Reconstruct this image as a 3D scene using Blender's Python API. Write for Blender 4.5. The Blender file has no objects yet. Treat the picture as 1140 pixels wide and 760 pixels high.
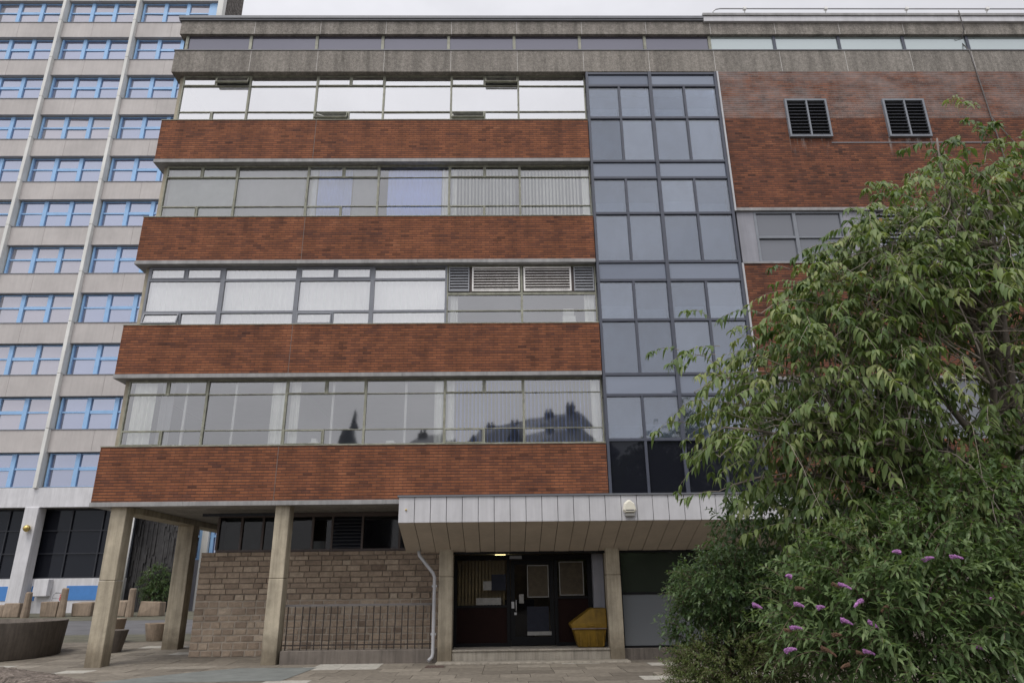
import bpy, math, random
import numpy as np
from mathutils import Vector, Matrix
random.seed(7)
RNG = np.random.default_rng(11)
SC = bpy.context.scene
COL = SC.collection

# ------------------------------------------------------------------ helpers
WLOC = {}


def tag(o, label=None, cat=None, group=None, kind=None):
    if label: o['label'] = label
    if cat: o['category'] = cat
    if group: o['group'] = group
    if kind: o['kind'] = kind
    return o


def empty(name, loc, label, cat, group=None):
    o = bpy.data.objects.new(name, None)
    o.empty_display_size = 0.2
    COL.objects.link(o)
    o.location = loc
    WLOC[o.name] = Vector(loc)
    return tag(o, label, cat, group)


class MB:
    """collects shapes in world coordinates and links them as one mesh object"""
    def __init__(s):
        s.v = []; s.f = []; s.c = []; s.smooth = []

    def add(s, vs, fs, c=0.5, smooth=False):
        n = len(s.v)
        s.v += [tuple(p) for p in vs]
        s.f += [tuple(i + n for i in f) for f in fs]
        s.c += [c] * len(fs)
        s.smooth += [smooth] * len(fs)
        return s

    def box(s, x0, x1, y0, y1, z0, z1, c=0.5):
        return s.add([(x0, y0, z0), (x1, y0, z0), (x1, y1, z0), (x0, y1, z0), (x0, y0, z1), (x1, y0, z1), (x1, y1, z1), (x0, y1, z1)],
                     [(0, 3, 2, 1), (4, 5, 6, 7), (0, 1, 5, 4), (1, 2, 6, 5), (2, 3, 7, 6), (3, 0, 4, 7)], c)

    def hexa(s, b, t, c=0.5):
        """b and t: four points each, counter-clockwise from above"""
        return s.add(list(b) + list(t), [(0, 3, 2, 1), (4, 5, 6, 7), (0, 1, 5, 4), (1, 2, 6, 5), (2, 3, 7, 6), (3, 0, 4, 7)], c)

    def quad(s, a, b, c_, d, c=0.5):
        return s.add([a, b, c_, d], [(0, 1, 2, 3)], c)

    def prism(s, prof, x0, x1, c=0.5):
        """profile in (y, z), extruded along x"""
        n = len(prof)
        vs = [(x0, y, z) for y, z in prof] + [(x1, y, z) for y, z in prof]
        fs = [tuple(range(n - 1, -1, -1)), tuple(range(n, 2 * n))]
        fs += [(i, (i + 1) % n, n + (i + 1) % n, n + i) for i in range(n)]
        return s.add(vs, fs, c)

    def tube(s, pts, r, n=8, r1=None, c=0.5, cap=True):
        pts = [Vector(p) for p in pts]
        m = len(pts)
        rs = [r + ((r1 if r1 is not None else r) - r) * i / max(1, m - 1) for i in range(m)]
        vs = []
        a = None
        for i, p in enumerate(pts):
            t = (pts[min(i + 1, m - 1)] - pts[max(i - 1, 0)])
            if t.length < 1e-9: t = Vector((0, 0, 1))
            t.normalize()
            if a is None:
                a = t.orthogonal().normalized()
            else:
                a = (a - t * a.dot(t))
                a = a.normalized() if a.length > 1e-6 else t.orthogonal().normalized()
            b = t.cross(a)
            for k in range(n):
                w = 2 * math.pi * k / n
                vs.append(p + (a * math.cos(w) + b * math.sin(w)) * rs[i])
        fs = [(i * n + k, i * n + (k + 1) % n, (i + 1) * n + (k + 1) % n, (i + 1) * n + k) for i in range(m - 1) for k in range(n)]
        s.add(vs, fs, c, True)
        if cap:
            s.f.append(tuple(len(s.v) - len(vs) + k for k in range(n - 1, -1, -1))); s.c.append(c); s.smooth.append(False)
            s.f.append(tuple(len(s.v) - n + k for k in range(n))); s.c.append(c); s.smooth.append(False)
        return s

    def lathe(s, prof, cx, cy, n=32, c=0.5, sx=1, sy=1, smooth=True):
        """profile (r, z) turned round the vertical axis"""
        m = len(prof)
        vs = [(cx + r * sx * math.cos(2 * math.pi * k / n), cy + r * sy * math.sin(2 * math.pi * k / n), z) for r, z in prof for k in range(n)]
        fs = [(i * n + k, i * n + (k + 1) % n, (i + 1) * n + (k + 1) % n, (i + 1) * n + k) for i in range(m - 1) for k in range(n)]
        return s.add(vs, fs, c, smooth)

    def build(s, name, mat, parent=None, off=None, bevel=0.0, kind=None, colattr=False):
        if off is None:
            off = Vector((0, 0, 0))
            if parent is not None:
                p = parent
                while p.parent is not None: p = p.parent
                off = WLOC.get(p.name, Vector((0, 0, 0)))
        me = bpy.data.meshes.new(name)
        me.from_pydata([(x - off[0], y - off[1], z - off[2]) for x, y, z in s.v], [], s.f)
        me.materials.append(mat)
        me.polygons.foreach_set('use_smooth', s.smooth)
        if colattr:
            a = me.attributes.new('tint', 'FLOAT', 'FACE')
            a.data.foreach_set('value', s.c)
        me.update()
        o = bpy.data.objects.new(name, me)
        COL.objects.link(o)
        if parent is not None: o.parent = parent
        if bevel:
            md = o.modifiers.new('bevel', 'BEVEL'); md.width = bevel; md.segments = 2; md.limit_method = 'ANGLE'
        if kind: o['kind'] = kind
        return o


def copy_tree(o, parent=None):
    c = o.copy(); COL.objects.link(c); c.parent = parent
    for ch in list(o.children):
        copy_tree(ch, c)
    return c


# ------------------------------------------------------------------ materials
def new_mat(name):
    m = bpy.data.materials.new(name); m.use_nodes = True
    nt = m.node_tree; nt.nodes.clear()
    return m, nt


class NT:
    def __init__(s, nt): s.nt = nt

    def n(s, typ, **kw):
        nd = s.nt.nodes.new(typ)
        for k, v in kw.items():
            if k.startswith('i_'):
                key = k[2:]
                key = int(key) if key.isdigit() else key.replace('_', ' ')
                if isinstance(v, bpy.types.NodeSocket): s.nt.links.new(v, nd.inputs[key])
                else: nd.inputs[key].default_value = v
            else: setattr(nd, k, v)
        return nd

    def link(s, a, b): s.nt.links.new(a, b)

    def math(s, op, a, b=None, c=None):
        nd = s.nt.nodes.new('ShaderNodeMath'); nd.operation = op
        for i, v in enumerate((a, b, c)):
            if v is None: continue
            if isinstance(v, bpy.types.NodeSocket): s.nt.links.new(v, nd.inputs[i])
            else: nd.inputs[i].default_value = v
        return nd.outputs[0]

    def mix(s, fac, a, b, blend='MIX'):
        nd = s.nt.nodes.new('ShaderNodeMix'); nd.data_type = 'RGBA'; nd.blend_type = blend
        for sock, v in ((nd.inputs[0], fac), (nd.inputs[6], a), (nd.inputs[7], b)):
            if isinstance(v, bpy.types.NodeSocket): s.nt.links.new(v, sock)
            elif isinstance(v, (int, float)): sock.default_value = v
            else: sock.default_value = (v[0], v[1], v[2], 1)
        return nd.outputs[2]

    def ramp(s, fac, stops, interp='LINEAR'):
        nd = s.nt.nodes.new('ShaderNodeValToRGB'); s.nt.links.new(fac, nd.inputs[0])
        cr = nd.color_ramp; cr.interpolation = interp
        while len(cr.elements) < len(stops): cr.elements.new(0.5)
        for e, (p, c) in zip(cr.elements, stops):
            e.position = p
            e.color = (c, c, c, 1) if isinstance(c, (int, float)) else (c[0], c[1], c[2], 1)
        return nd.outputs[0]

    def pos(s): return s.n('ShaderNodeNewGeometry').outputs['Position']

    def noise(s, vec, scale, detail=3, rough=0.55):
        nd = s.n('ShaderNodeTexNoise', i_Scale=scale, i_Detail=detail, i_Roughness=rough)
        s.link(vec, nd.inputs['Vector'])
        return nd.outputs[0]

    def scaled(s, vec, v):
        nd = s.n('ShaderNodeVectorMath', operation='MULTIPLY'); s.link(vec, nd.inputs[0]); nd.inputs[1].default_value = v
        return nd.outputs[0]

    def out(s, col, rough=0.7, metal=0.0, spec=0.5, bump=None, bstr=0.3, bdist=0.01, **kw):
        p = s.n('ShaderNodeBsdfPrincipled')
        for key, v in (('Base Color', col), ('Roughness', rough), ('Metallic', metal), ('Specular IOR Level', spec)):
            if isinstance(v, bpy.types.NodeSocket): s.link(v, p.inputs[key])
            elif key == 'Base Color': p.inputs[key].default_value = (v[0], v[1], v[2], 1)
            else: p.inputs[key].default_value = v
        for k, v in kw.items(): p.inputs[k.replace('_', ' ')].default_value = v
        if bump is not None:
            b = s.n('ShaderNodeBump', i_Strength=bstr, i_Distance=bdist)
            s.link(bump, b.inputs['Height']); s.link(b.outputs[0], p.inputs['Normal'])
        o = s.n('ShaderNodeOutputMaterial'); s.link(p.outputs[0], o.inputs[0])
        return p


def plain(name, col, rough=0.5, metal=0.0, var=0.12, scale=3.0, bump=0.0, spec=0.5, streak=0.0):
    m, nt = new_mat(name); t = NT(nt)
    p = t.pos()
    n1 = t.noise(p, scale, 5, 0.65)
    f = t.ramp(n1, [(0.3, 1 - var), (0.7, 1 + var)])
    c = t.mix(1.0, col, f, 'MULTIPLY')
    if streak:
        n2 = t.noise(t.scaled(p, (5, 5, 0.35)), 1.0, 4, 0.7)
        f2 = t.ramp(n2, [(0.35, 1 - streak), (0.65, 1.0)])
        c = t.mix(1.0, c, f2, 'MULTIPLY')
    n3 = t.noise(p, scale * 14, 3)
    r = t.math('MULTIPLY_ADD', n3, 0.25, rough - 0.12)
    t.out(c, r, metal, spec, n3 if bump else None, bump, 0.01)
    return m


def brick_mat(name, cols, mortar, bw=0.225, bh=0.075, mo=0.011, weather=0.0, dirt=0.35, drips=(), runoff=False):
    m, nt = new_mat(name); t = NT(nt)
    sep = t.n('ShaderNodeSeparateXYZ'); t.link(t.pos(), sep.inputs[0])
    u = t.math('ADD', sep.outputs[0], sep.outputs[1]); v = t.math('ADD', sep.outputs[2], 100.0)
    row = t.math('FLOOR', t.math('DIVIDE', v, bh))
    sh = t.math('MULTIPLY', t.math('MODULO', row, 2.0), 0.5)
    uu = t.math('ADD', t.math('DIVIDE', t.math('ADD', u, 100.0), bw), sh)
    colx = t.math('FLOOR', uu)
    fu = t.math('MULTIPLY', t.math('FRACT', uu), bw)
    fv = t.math('MULTIPLY', t.math('FRACT', t.math('DIVIDE', v, bh)), bh)
    du = t.math('MINIMUM', fu, t.math('SUBTRACT', bw, fu))
    dv = t.math('MINIMUM', fv, t.math('SUBTRACT', bh, fv))
    d = t.math('MINIMUM', t.math('MULTIPLY', du, 1.5), t.math('MULTIPLY', dv, 0.66))
    wob = t.noise(t.pos(), 26, 3)
    d = t.math('ADD', d, t.math('MULTIPLY', t.math('SUBTRACT', wob, 0.5), 0.004))
    mask = t.n('ShaderNodeMapRange', i_1=mo * 0.35, i_2=mo * 0.75); t.link(d, mask.inputs[0])
    mask = mask.outputs[0]
    cv = t.n('ShaderNodeCombineXYZ'); t.link(colx, cv.inputs[0]); t.link(row, cv.inputs[1])
    wn = t.n('ShaderNodeTexWhiteNoise', noise_dimensions='2D'); t.link(cv.outputs[0], wn.inputs['Vector'])
    big = t.noise(t.scaled(t.pos(), (0.6, 0.6, 1.6)), 1.5, 4, 0.6)
    key = t.math('ADD', t.math('MULTIPLY', wn.outputs[0], 0.50), t.math('MULTIPLY', t.math('SUBTRACT', big, 0.27), 1.15))
    c = t.ramp(key, cols)
    fine = t.noise(t.scaled(t.pos(), (1, 1, 2.2)), 60, 4, 0.7)
    c = t.mix(1.0, c, t.ramp(fine, [(0.3, 0.78), (0.7, 1.2)]), 'MULTIPLY')
    st = t.noise(t.scaled(t.pos(), (1.6, 1.6, 0.32)), 1.3, 5, 0.65)
    c = t.mix(1.0, c, t.ramp(st, [(0.32, 1 - dirt), (0.62, 1.04)]), 'MULTIPLY')
    wn2 = t.n('ShaderNodeSeparateColor'); t.link(wn.outputs[1], wn2.inputs[0])
    odd = t.math('GREATER_THAN', wn2.outputs[1], 0.955)
    c = t.mix(t.math('MULTIPLY', odd, 0.6), c, t.mix(1.0, c, (0.38, 0.40, 0.45), 'MULTIPLY'))
    if runoff:    # soot washed down from the copings, patchy along the wall
        zz = t.math('SUBTRACT', sep.outputs[2], 3.85)
        zr = t.math('SUBTRACT', zz, t.math('MULTIPLY', t.math('FLOOR', t.math('DIVIDE', zz, 3.4)), 3.4))
        top = t.n('ShaderNodeMapRange', i_1=0.55, i_2=1.42); t.link(zr, top.inputs[0])
        sn = t.noise(t.scaled(t.pos(), (2.6, 2.6, 0.45)), 1.0, 6, 0.72)
        k = t.math('MULTIPLY', t.math('POWER', top.outputs[0], 1.6), t.ramp(sn, [(.47, 0.0), (.68, 0.75)]))
        c = t.mix(k, c, t.mix(1.0, c, (0.42, 0.43, 0.45), 'MULTIPLY'))
    mcol = t.mix(1.0, mortar, t.ramp(t.noise(t.pos(), 3, 4), [(0.3, 0.7), (0.7, 1.2)]), 'MULTIPLY')
    c = t.mix(mask, mcol, c)
    if weather:
        wv = t.noise(t.scaled(t.pos(), (0.55, 0.55, 1.1)), 1.1, 6, 0.7)
        wf = t.math('MULTIPLY', t.ramp(wv, [(0.40, 0.0), (0.66, 1.0)]), t.math('MULTIPLY_ADD', fine, 0.9, 0.1))
        c = t.mix(t.math('MULTIPLY', wf, weather), c, (0.42, 0.37, 0.35))
    for x0, x1, zt in drips:      # lime run-off under the vents
        fz = t.n('ShaderNodeMapRange', i_1=zt - 0.75, i_2=zt); t.link(sep.outputs[2], fz.inputs[0])
        inz = t.math('LESS_THAN', sep.outputs[2], zt)
        inx = t.math('MULTIPLY', t.math('GREATER_THAN', sep.outputs[0], x0), t.math('LESS_THAN', sep.outputs[0], x1))
        dn = t.noise(t.scaled(t.pos(), (6, 6, 0.8)), 1.0, 4, 0.7)
        k = t.math('MULTIPLY', t.math('MULTIPLY', inx, inz), t.math('MULTIPLY', t.math('POWER', fz.outputs[0], 2.0), t.ramp(dn, [(.5, 0.0), (.72, 0.85)])))
        c = t.mix(k, c, (0.45, 0.42, 0.40))
    h = t.math('ADD', mask, t.math('MULTIPLY', fine, 0.25))
    t.out(c, 0.85, 0, 0.25, h, 0.75, 0.012)
    return m


def agg_mat(name, dark, light, scale=42.0):
    """exposed-aggregate concrete"""
    m, nt = new_mat(name); t = NT(nt)
    p = t.pos()
    vo = t.n('ShaderNodeTexVoronoi', i_Scale=scale); t.link(p, vo.inputs['Vector'])
    wn = t.n('ShaderNodeSeparateColor'); t.link(vo.outputs['Color'], wn.inputs[0])
    c = t.mix(wn.outputs[0], dark, light)
    n2 = t.noise(p, 9, 4, 0.7)
    c = t.mix(1.0, c, t.ramp(n2, [(0.3, 0.72), (0.7, 1.2)]), 'MULTIPLY')
    st = t.noise(t.scaled(p, (2.2, 2.2, 0.25)), 1.2, 5, 0.7)
    c = t.mix(1.0, c, t.ramp(st, [(0.34, 0.62), (0.6, 1.05)]), 'MULTIPLY')
    t.out(c, 0.9, 0, 0.2, vo.outputs['Distance'], 0.7, 0.02)
    return m


def concrete_mat(name, col, board=True, splash=False):
    m, nt = new_mat(name); t = NT(nt)
    p = t.pos()
    n1 = t.noise(p, 2.3, 6, 0.65)
    c = t.mix(1.0, col, t.ramp(n1, [(0.28, 0.74), (0.72, 1.16)]), 'MULTIPLY')
    n2 = t.noise(t.scaled(p, (9, 9, 0.5)), 1.0, 5, 0.7)
    c = t.mix(1.0, c, t.ramp(n2, [(0.36, 0.72), (0.58, 1.03)]), 'MULTIPLY')
    pit = t.noise(p, 55, 3, 0.6)
    c = t.mix(1.0, c, t.ramp(pit, [(0.28, 0.7), (0.4, 1.0)]), 'MULTIPLY')
    if splash:   # rain-splash dirt at the foot of the posts
        sep = t.n('ShaderNodeSeparateXYZ'); t.link(p, sep.inputs[0])
        z = t.math('ADD', sep.outputs[2], t.math('MULTIPLY', t.math('SUBTRACT', t.noise(p, 5, 4), 0.5), 0.6))
        mr = t.n('ShaderNodeMapRange', i_1=0.25, i_2=0.75); t.link(z, mr.inputs[0])
        c = t.mix(mr.outputs[0], t.mix(1.0, c, (0.5, 0.48, 0.46), 'MULTIPLY'), c)
    t.out(c, 0.85, 0, 0.3, t.math('ADD', pit, n2), 0.25, 0.01)
    return m


def tint_mat(name, stops, rough=0.85, bumpscale=30, bstr=0.5, spec=0.3, dirt=0.3):
    """each stone or slab has its own colour from the 'tint' attribute"""
    m, nt = new_mat(name); t = NT(nt)
    a = t.n('ShaderNodeAttribute', attribute_name='tint')
    c = t.ramp(a.outputs['Fac'], stops)
    p = t.pos()
    n1 = t.noise(p, bumpscale * 0.3, 5, 0.7)
    c = t.mix(1.0, c, t.ramp(n1, [(0.3, 1 - dirt), (0.7, 1 + dirt * 0.6)]), 'MULTIPLY')
    n2 = t.noise(p, bumpscale, 4, 0.7)
    t.out(c, rough, 0, spec, n2, bstr, 0.02)
    return m


def glass_mat(name, refl, tint=(0.75, 0.8, 0.78), rough=0.0, dirt=0.0, body=None, grime=(0.3, 0.3, 0.28), gcol=(1, 1, 1), vary=0.0):
    m, nt = new_mat(name); t = NT(nt)
    if body is None:
        base = t.n('ShaderNodeBsdfTransparent'); base.inputs[0].default_value = (*tint, 1)
    else:
        base = t.n('ShaderNodeBsdfDiffuse'); base.inputs[0].default_value = (*body, 1)
    g = t.n('ShaderNodeBsdfGlossy'); g.inputs['Roughness'].default_value = rough or 0.03; g.inputs[0].default_value = (*gcol, 1)
    lw = t.n('ShaderNodeFresnel', i_IOR=1.5)
    f = t.math('ADD', t.math('MULTIPLY', lw.outputs[0], 0.9), refl - 0.035)
    if vary:      # panes of different age and coating
        oi = t.n('ShaderNodeObjectInfo'); f = t.math('MULTIPLY', f, t.math('MULTIPLY_ADD', oi.outputs['Random'], vary, 1 - vary * .55))
    wv = t.noise(t.pos(), 1.1, 2)
    b = t.n('ShaderNodeBump', i_Strength=0.06, i_Distance=0.02); t.link(wv, b.inputs['Height']); t.link(b.outputs[0], g.inputs['Normal'])
    mx = t.n('ShaderNodeMixShader'); t.link(f, mx.inputs[0]); t.link(base.outputs[0], mx.inputs[1]); t.link(g.outputs[0], mx.inputs[2])
    last = mx.outputs[0]
    if dirt:
        d = t.n('ShaderNodeBsdfDiffuse'); d.inputs[0].default_value = (*grime, 1)
        n = t.noise(t.scaled(t.pos(), (1.2, 1.2, 0.7)), 1.6, 5, 0.65)
        df = t.math('MULTIPLY', t.ramp(n, [(0.3, 0.4), (0.7, 1.0)]), dirt)
        m2 = t.n('ShaderNodeMixShader'); t.link(df, m2.inputs[0]); t.link(last, m2.inputs[1]); t.link(d.outputs[0], m2.inputs[2])
        last = m2.outputs[0]
    o = t.n('ShaderNodeOutputMaterial'); t.link(last, o.inputs[0])
    return m


def leaf_mat(name, stops, back=1.25, transl=0.3, rough=0.45):
    m, nt = new_mat(name); t = NT(nt)
    a = t.n('ShaderNodeAttribute', attribute_name='tint')
    c = t.ramp(a.outputs['Fac'], stops)
    geo = t.n('ShaderNodeNewGeometry')
    c = t.mix(t.math('MULTIPLY', geo.outputs['Backfacing'], 0.55), c, t.mix(1.0, c, (back, back, back * 1.1), 'MULTIPLY'))
    p = t.n('ShaderNodeBsdfPrincipled'); t.link(c, p.inputs['Base Color']); p.inputs['Roughness'].default_value = rough
    p.inputs['Specular IOR Level'].default_value = 0.33
    tr = t.n('ShaderNodeBsdfTranslucent'); t.link(t.mix(1.0, c, (1.25, 1.3, 0.6), 'MULTIPLY'), tr.inputs[0])
    mx = t.n('ShaderNodeMixShader'); mx.inputs[0].default_value = transl
    t.link(p.outputs[0], mx.inputs[1]); t.link(tr.outputs[0], mx.inputs[2])
    o = t.n('ShaderNodeOutputMaterial'); t.link(mx.outputs[0], o.inputs[0])
    return m


BR = [(0.0, (0.085, 0.040, 0.031)), (0.22, (0.165, 0.064, 0.037)), (0.5, (0.246, 0.091, 0.044)), (0.78, (0.292, 0.110, 0.051)), (1.0, (0.345, 0.142, 0.070))]
BRD = [(0.02, (0.068, 0.034, 0.029)), (0.28, (0.123, 0.050, 0.032)), (0.55, (0.188, 0.069, 0.038)), (0.78, (0.245, 0.092, 0.046)), (0.98, (0.29, 0.122, 0.068))]
M = {}
M['brick'] = brick_mat('brick', BR, (0.078, 0.044, 0.036), dirt=0.36, runoff=True)
M['brick_dark'] = brick_mat('brick_dark', BRD, (0.080, 0.050, 0.040), dirt=0.36, drips=((9.0, 10.4, 14.76), (12.1, 13.5, 14.76)))
M['brick_weather'] = brick_mat('brick_weathered', BRD, (0.16, 0.14, 0.13), weather=0.75, dirt=0.55)
M['aggregate'] = agg_mat('aggregate_concrete', (0.215, 0.195, 0.17), (0.36, 0.332, 0.295), 60)
M['screen'] = plain('dark_green_grey_screen', (0.10, 0.108, 0.10), 0.9, 0, 0.2, 2)
M['joint'] = plain('joint_sealant', (0.15, 0.115, 0.10), 0.8, 0, 0.3, 5)
M['palejoint'] = plain('pale_joint_mortar', (0.52, 0.50, 0.47), 0.9, 0, 0.25, 5)
M['concrete'] = concrete_mat('cast_concrete', (0.44, 0.385, 0.29), splash=True)
M['soffit'] = concrete_mat('soffit_concrete', (0.30, 0.29, 0.27))
M['beam'] = concrete_mat('beam_concrete', (0.42, 0.38, 0.29))
M['ledge'] = plain('ledge_metal', (0.30, 0.295, 0.29), 0.5, 0.0, 0.18, 2.2, streak=0.25)
M['coping'] = plain('coping_metal', (0.16, 0.165, 0.18), 0.45, 0.0, 0.12, 1.5)
M['olive'] = plain('weathered_steel_frame', (0.29, 0.29, 0.225), 0.55, 0, 0.3, 6, streak=0.3)
M['greyframe'] = plain('grey_frame', (0.19, 0.20, 0.225), 0.45, 0, 0.1, 3)
M['slate'] = plain('slate_grey_frame', (0.066, 0.073, 0.098), 0.4, 0, 0.12, 2, streak=0.1)
M['lightmetal'] = plain('pale_metal_trim', (0.42, 0.42, 0.43), 0.4, 0.2, 0.12, 3)
M['panelgrey'] = plain('grey_cladding', (0.27, 0.27, 0.30), 0.45, 0, 0.1, 1.2, streak=0.2)
M['louvre_dark'] = plain('dark_louvre', (0.016, 0.018, 0.026), 0.5, 0, 0.15, 3)
M['louvre_frame'] = plain('louvre_frame', (0.20, 0.215, 0.24), 0.5, 0, 0.12, 3)
M['louvre_pale'] = plain('pale_louvre', (0.78, 0.76, 0.73), 0.5, 0, 0.12, 4, streak=0.2)
M['louvre_mid'] = plain('mid_grey_louvre', (0.27, 0.28, 0.30), 0.5, 0, 0.1, 4)
M['louvre_brown'] = plain('brown_louvre_backing', (0.10, 0.078, 0.07), 0.6, 0, 0.15, 3)
M['black'] = plain('black_void', (0.012, 0.012, 0.014), 0.7, 0, 0.2, 3)
M['white_fascia'] = plain('white_fascia', (0.56, 0.555, 0.57), 0.45, 0, 0.06, 2, streak=0.14)
M['canopy_soffit'] = plain('canopy_soffit', (0.45, 0.39, 0.32), 0.5, 0, 0.12, 1.6)  # fascia metal again, its underside shade put into a darker, browner colour
M['white'] = plain('white_paint', (0.78, 0.775, 0.75), 0.5, 0, 0.06, 2)
M['roomwall'] = plain('room_wall', (0.66, 0.67, 0.66), 0.8, 0, 0.05, 1)
M['roomfloor'] = plain('room_floor', (0.36, 0.34, 0.31), 0.7, 0, 0.1, 2)
M['curtain'] = plain('white_curtain', (0.90, 0.90, 0.85), 0.9, 0, 0.04, 2)
M['blind_blue'] = plain('pale_blue_blind', (0.40, 0.52, 0.95), 0.9, 0, 0.05, 2)
M['blind_grey'] = plain('grey_blind', (0.34, 0.34, 0.355), 0.9, 0, 0.05, 1)
M['blind_green'] = plain('dusty_green_grey_screen', (0.36, 0.385, 0.36), 0.9, 0, 0.18, 1.4)
M['door'] = plain('black_door_frame', (0.008, 0.008, 0.009), 0.5, 0, 0.2, 3, spec=.15)
M['oxblood'] = plain('dark_red_panel', (0.014, 0.006, 0.005), 0.7, 0, 0.2, 4, spec=.1)  # red darkened in the colour itself for the dim entrance
M['amber'] = plain('warm_lobby_wall', (0.30, 0.23, 0.12), 0.7, 0, 0.25, 5)
M['paper'] = plain('paper_notice', (0.24, 0.235, 0.22), 0.8, 0, 0.12, 12)
M['darkpaper'] = plain('dark_notice', (0.022, 0.024, 0.033), 0.7, 0, 0.15, 9, spec=.1)
M['brownpaper'] = plain('brown_notice', (0.055, 0.042, 0.025), 0.8, 0, 0.3, 9)
M['yellow'] = plain('shaded_yellow_plastic', (0.20, 0.118, 0.012), 0.55, 0, 0.25, 5, streak=0.4, spec=.3)  # yellow darkened: the recess's shade is put into the colour
M['pipe'] = plain('grey_plastic_pipe', (0.40, 0.40, 0.41), 0.4, 0, 0.08, 4)
M['iron'] = plain('rusty_iron', (0.032, 0.024, 0.020), 0.8, 0.0, 0.3, 9)
M['ironrail'] = plain('grey_painted_rail', (0.12, 0.11, 0.105), 0.7, 0.0, 0.2, 7)
M['galv'] = plain('galvanised_tube', (0.36, 0.36, 0.37), 0.4, 0.5, 0.1, 6)
M['cream'] = plain('cream_plastic', (0.72, 0.69, 0.58), 0.4, 0, 0.05, 3)
M['kerbstone'] = concrete_mat('step_concrete', (0.36, 0.325, 0.27))
M['plinth'] = concrete_mat('plinth_concrete', (0.165, 0.142, 0.122))
M['planter'] = concrete_mat('planter_concrete', (0.135, 0.115, 0.098))
M['soil'] = plain('planter_soil', (0.06, 0.045, 0.035), 0.9, 0, 0.3, 8)
M['tower_panel'] = plain('tower_panel', (0.49, 0.46, 0.44), 0.8, 0, 0.12, 0.35, streak=0.08)
M['tower_fin'] = plain('tower_fin', (0.70, 0.70, 0.665), 0.8, 0, 0.10, 0.6, streak=0.10)
M['tower_flank'] = agg_mat('tower_flank', (0.075, 0.065, 0.06), (0.24, 0.22, 0.20), 8)
M['blue'] = plain('sky_blue_frame', (0.275, 0.47, 0.73), 0.45, 0, 0.08, 2)
M['blue_dark'] = plain('blue_panel', (0.06, 0.21, 0.52), 0.45, 0, 0.08, 2)
M['whitewall'] = plain('white_render', (0.66, 0.655, 0.67), 0.7, 0, 0.08, 1.3, streak=0.18)
M['ribbed'] = plain('dark_ribbed_concrete', (0.052, 0.050, 0.050), 0.9, 0, 0.35, 3)
M['stoneblock'] = concrete_mat('stone_block', (0.30, 0.235, 0.175))
M['red'] = plain('red_paint', (0.55, 0.03, 0.03), 0.4, 0, 0.1, 4)
M['brass'] = plain('brass_globe', (0.62, 0.46, 0.16), 0.25, 0.7, 0.06, 5)
M['roughstone'] = agg_mat('rough_wall', (0.085, 0.068, 0.056), (0.24, 0.20, 0.17), 45)
M['coverplate'] = plain('rusty_cover', (0.10, 0.065, 0.055), 0.7, 0.2, 0.25, 12)
M['stone'] = tint_mat('coursed_stone', [(0.0, (0.22, 0.165, 0.122)), (0.35, (0.33, 0.255, 0.190)), (0.65, (0.385, 0.30, 0.222)), (1.0, (0.46, 0.375, 0.285))], dirt=0.30)
M['mortar'] = plain('pale_mortar', (0.36, 0.305, 0.245), 0.9, 0, 0.25, 4)
M['mortar_dark'] = plain('dark_mortar', (0.20, 0.165, 0.13), 0.9, 0, 0.25, 4)
M['slab'] = tint_mat('paving_slab', [(0.0, (0.135, 0.117, 0.094)), (0.4, (0.19, 0.166, 0.134)), (0.8, (0.245, 0.216, 0.175)), (1.0, (0.40, 0.38, 0.335))], dirt=0.32, bumpscale=24, bstr=0.25)
M['ground'] = plain('ground_dirt', (0.12, 0.11, 0.10), 0.9, 0, 0.25, 0.7)
M['asphalt'] = plain('asphalt', (0.11, 0.108, 0.112), 0.85, 0, 0.25, 1.3, bump=0.4)
M['asphalt_patch'] = plain('asphalt_patch', (0.155, 0.165, 0.155), 0.85, 0, 0.2, 2.5, bump=0.4)
M['moss'] = plain('mossy_paving', (0.10, 0.095, 0.066), 0.9, 0, 0.4, 1.5, bump=0.5)
M['bark'] = plain('cherry_bark', (0.185, 0.155, 0.135), 0.8, 0, 0.3, 9, bump=0.5)
M['bark_pale'] = plain('pale_twig_bark', (0.27, 0.23, 0.195), 0.8, 0, 0.25, 9)
M['twig'] = plain('shrub_stem', (0.13, 0.095, 0.065), 0.8, 0, 0.25, 9)
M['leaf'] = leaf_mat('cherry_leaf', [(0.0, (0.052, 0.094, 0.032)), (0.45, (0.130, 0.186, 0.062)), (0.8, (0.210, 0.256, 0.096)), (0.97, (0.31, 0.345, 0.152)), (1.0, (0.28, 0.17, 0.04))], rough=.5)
M['leaf_bud'] = leaf_mat('buddleia_leaf', [(0.0, (0.050, 0.090, 0.032)), (0.5, (0.098, 0.154, 0.058)), (1.0, (0.18, 0.24, 0.105))])
M['leaf_dark'] = leaf_mat('dark_shrub_leaf', [(0.0, (0.038, 0.070, 0.028)), (0.5, (0.075, 0.125, 0.050)), (1.0, (0.14, 0.195, 0.085))], rough=0.35)
M['leaf_low'] = leaf_mat('low_shrub_leaf', [(0.0, (0.050, 0.070, 0.024)), (0.5, (0.105, 0.135, 0.046)), (1.0, (0.17, 0.20, 0.08))])
M['flower'] = plain('lilac_flower', (0.33, 0.15, 0.34), 0.85, 0, 0.5, 34)
M['flower_spent'] = plain('spent_flower', (0.105, 0.058, 0.034), 0.9, 0, 0.3, 40)
M['street'] = plain('street_stone', (0.13, 0.14, 0.17), 0.85, 0, 0.15, 0.4)
M['slate_roof'] = plain('slate_roof', (0.085, 0.10, 0.14), 0.6, 0, 0.15, 0.6)

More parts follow.
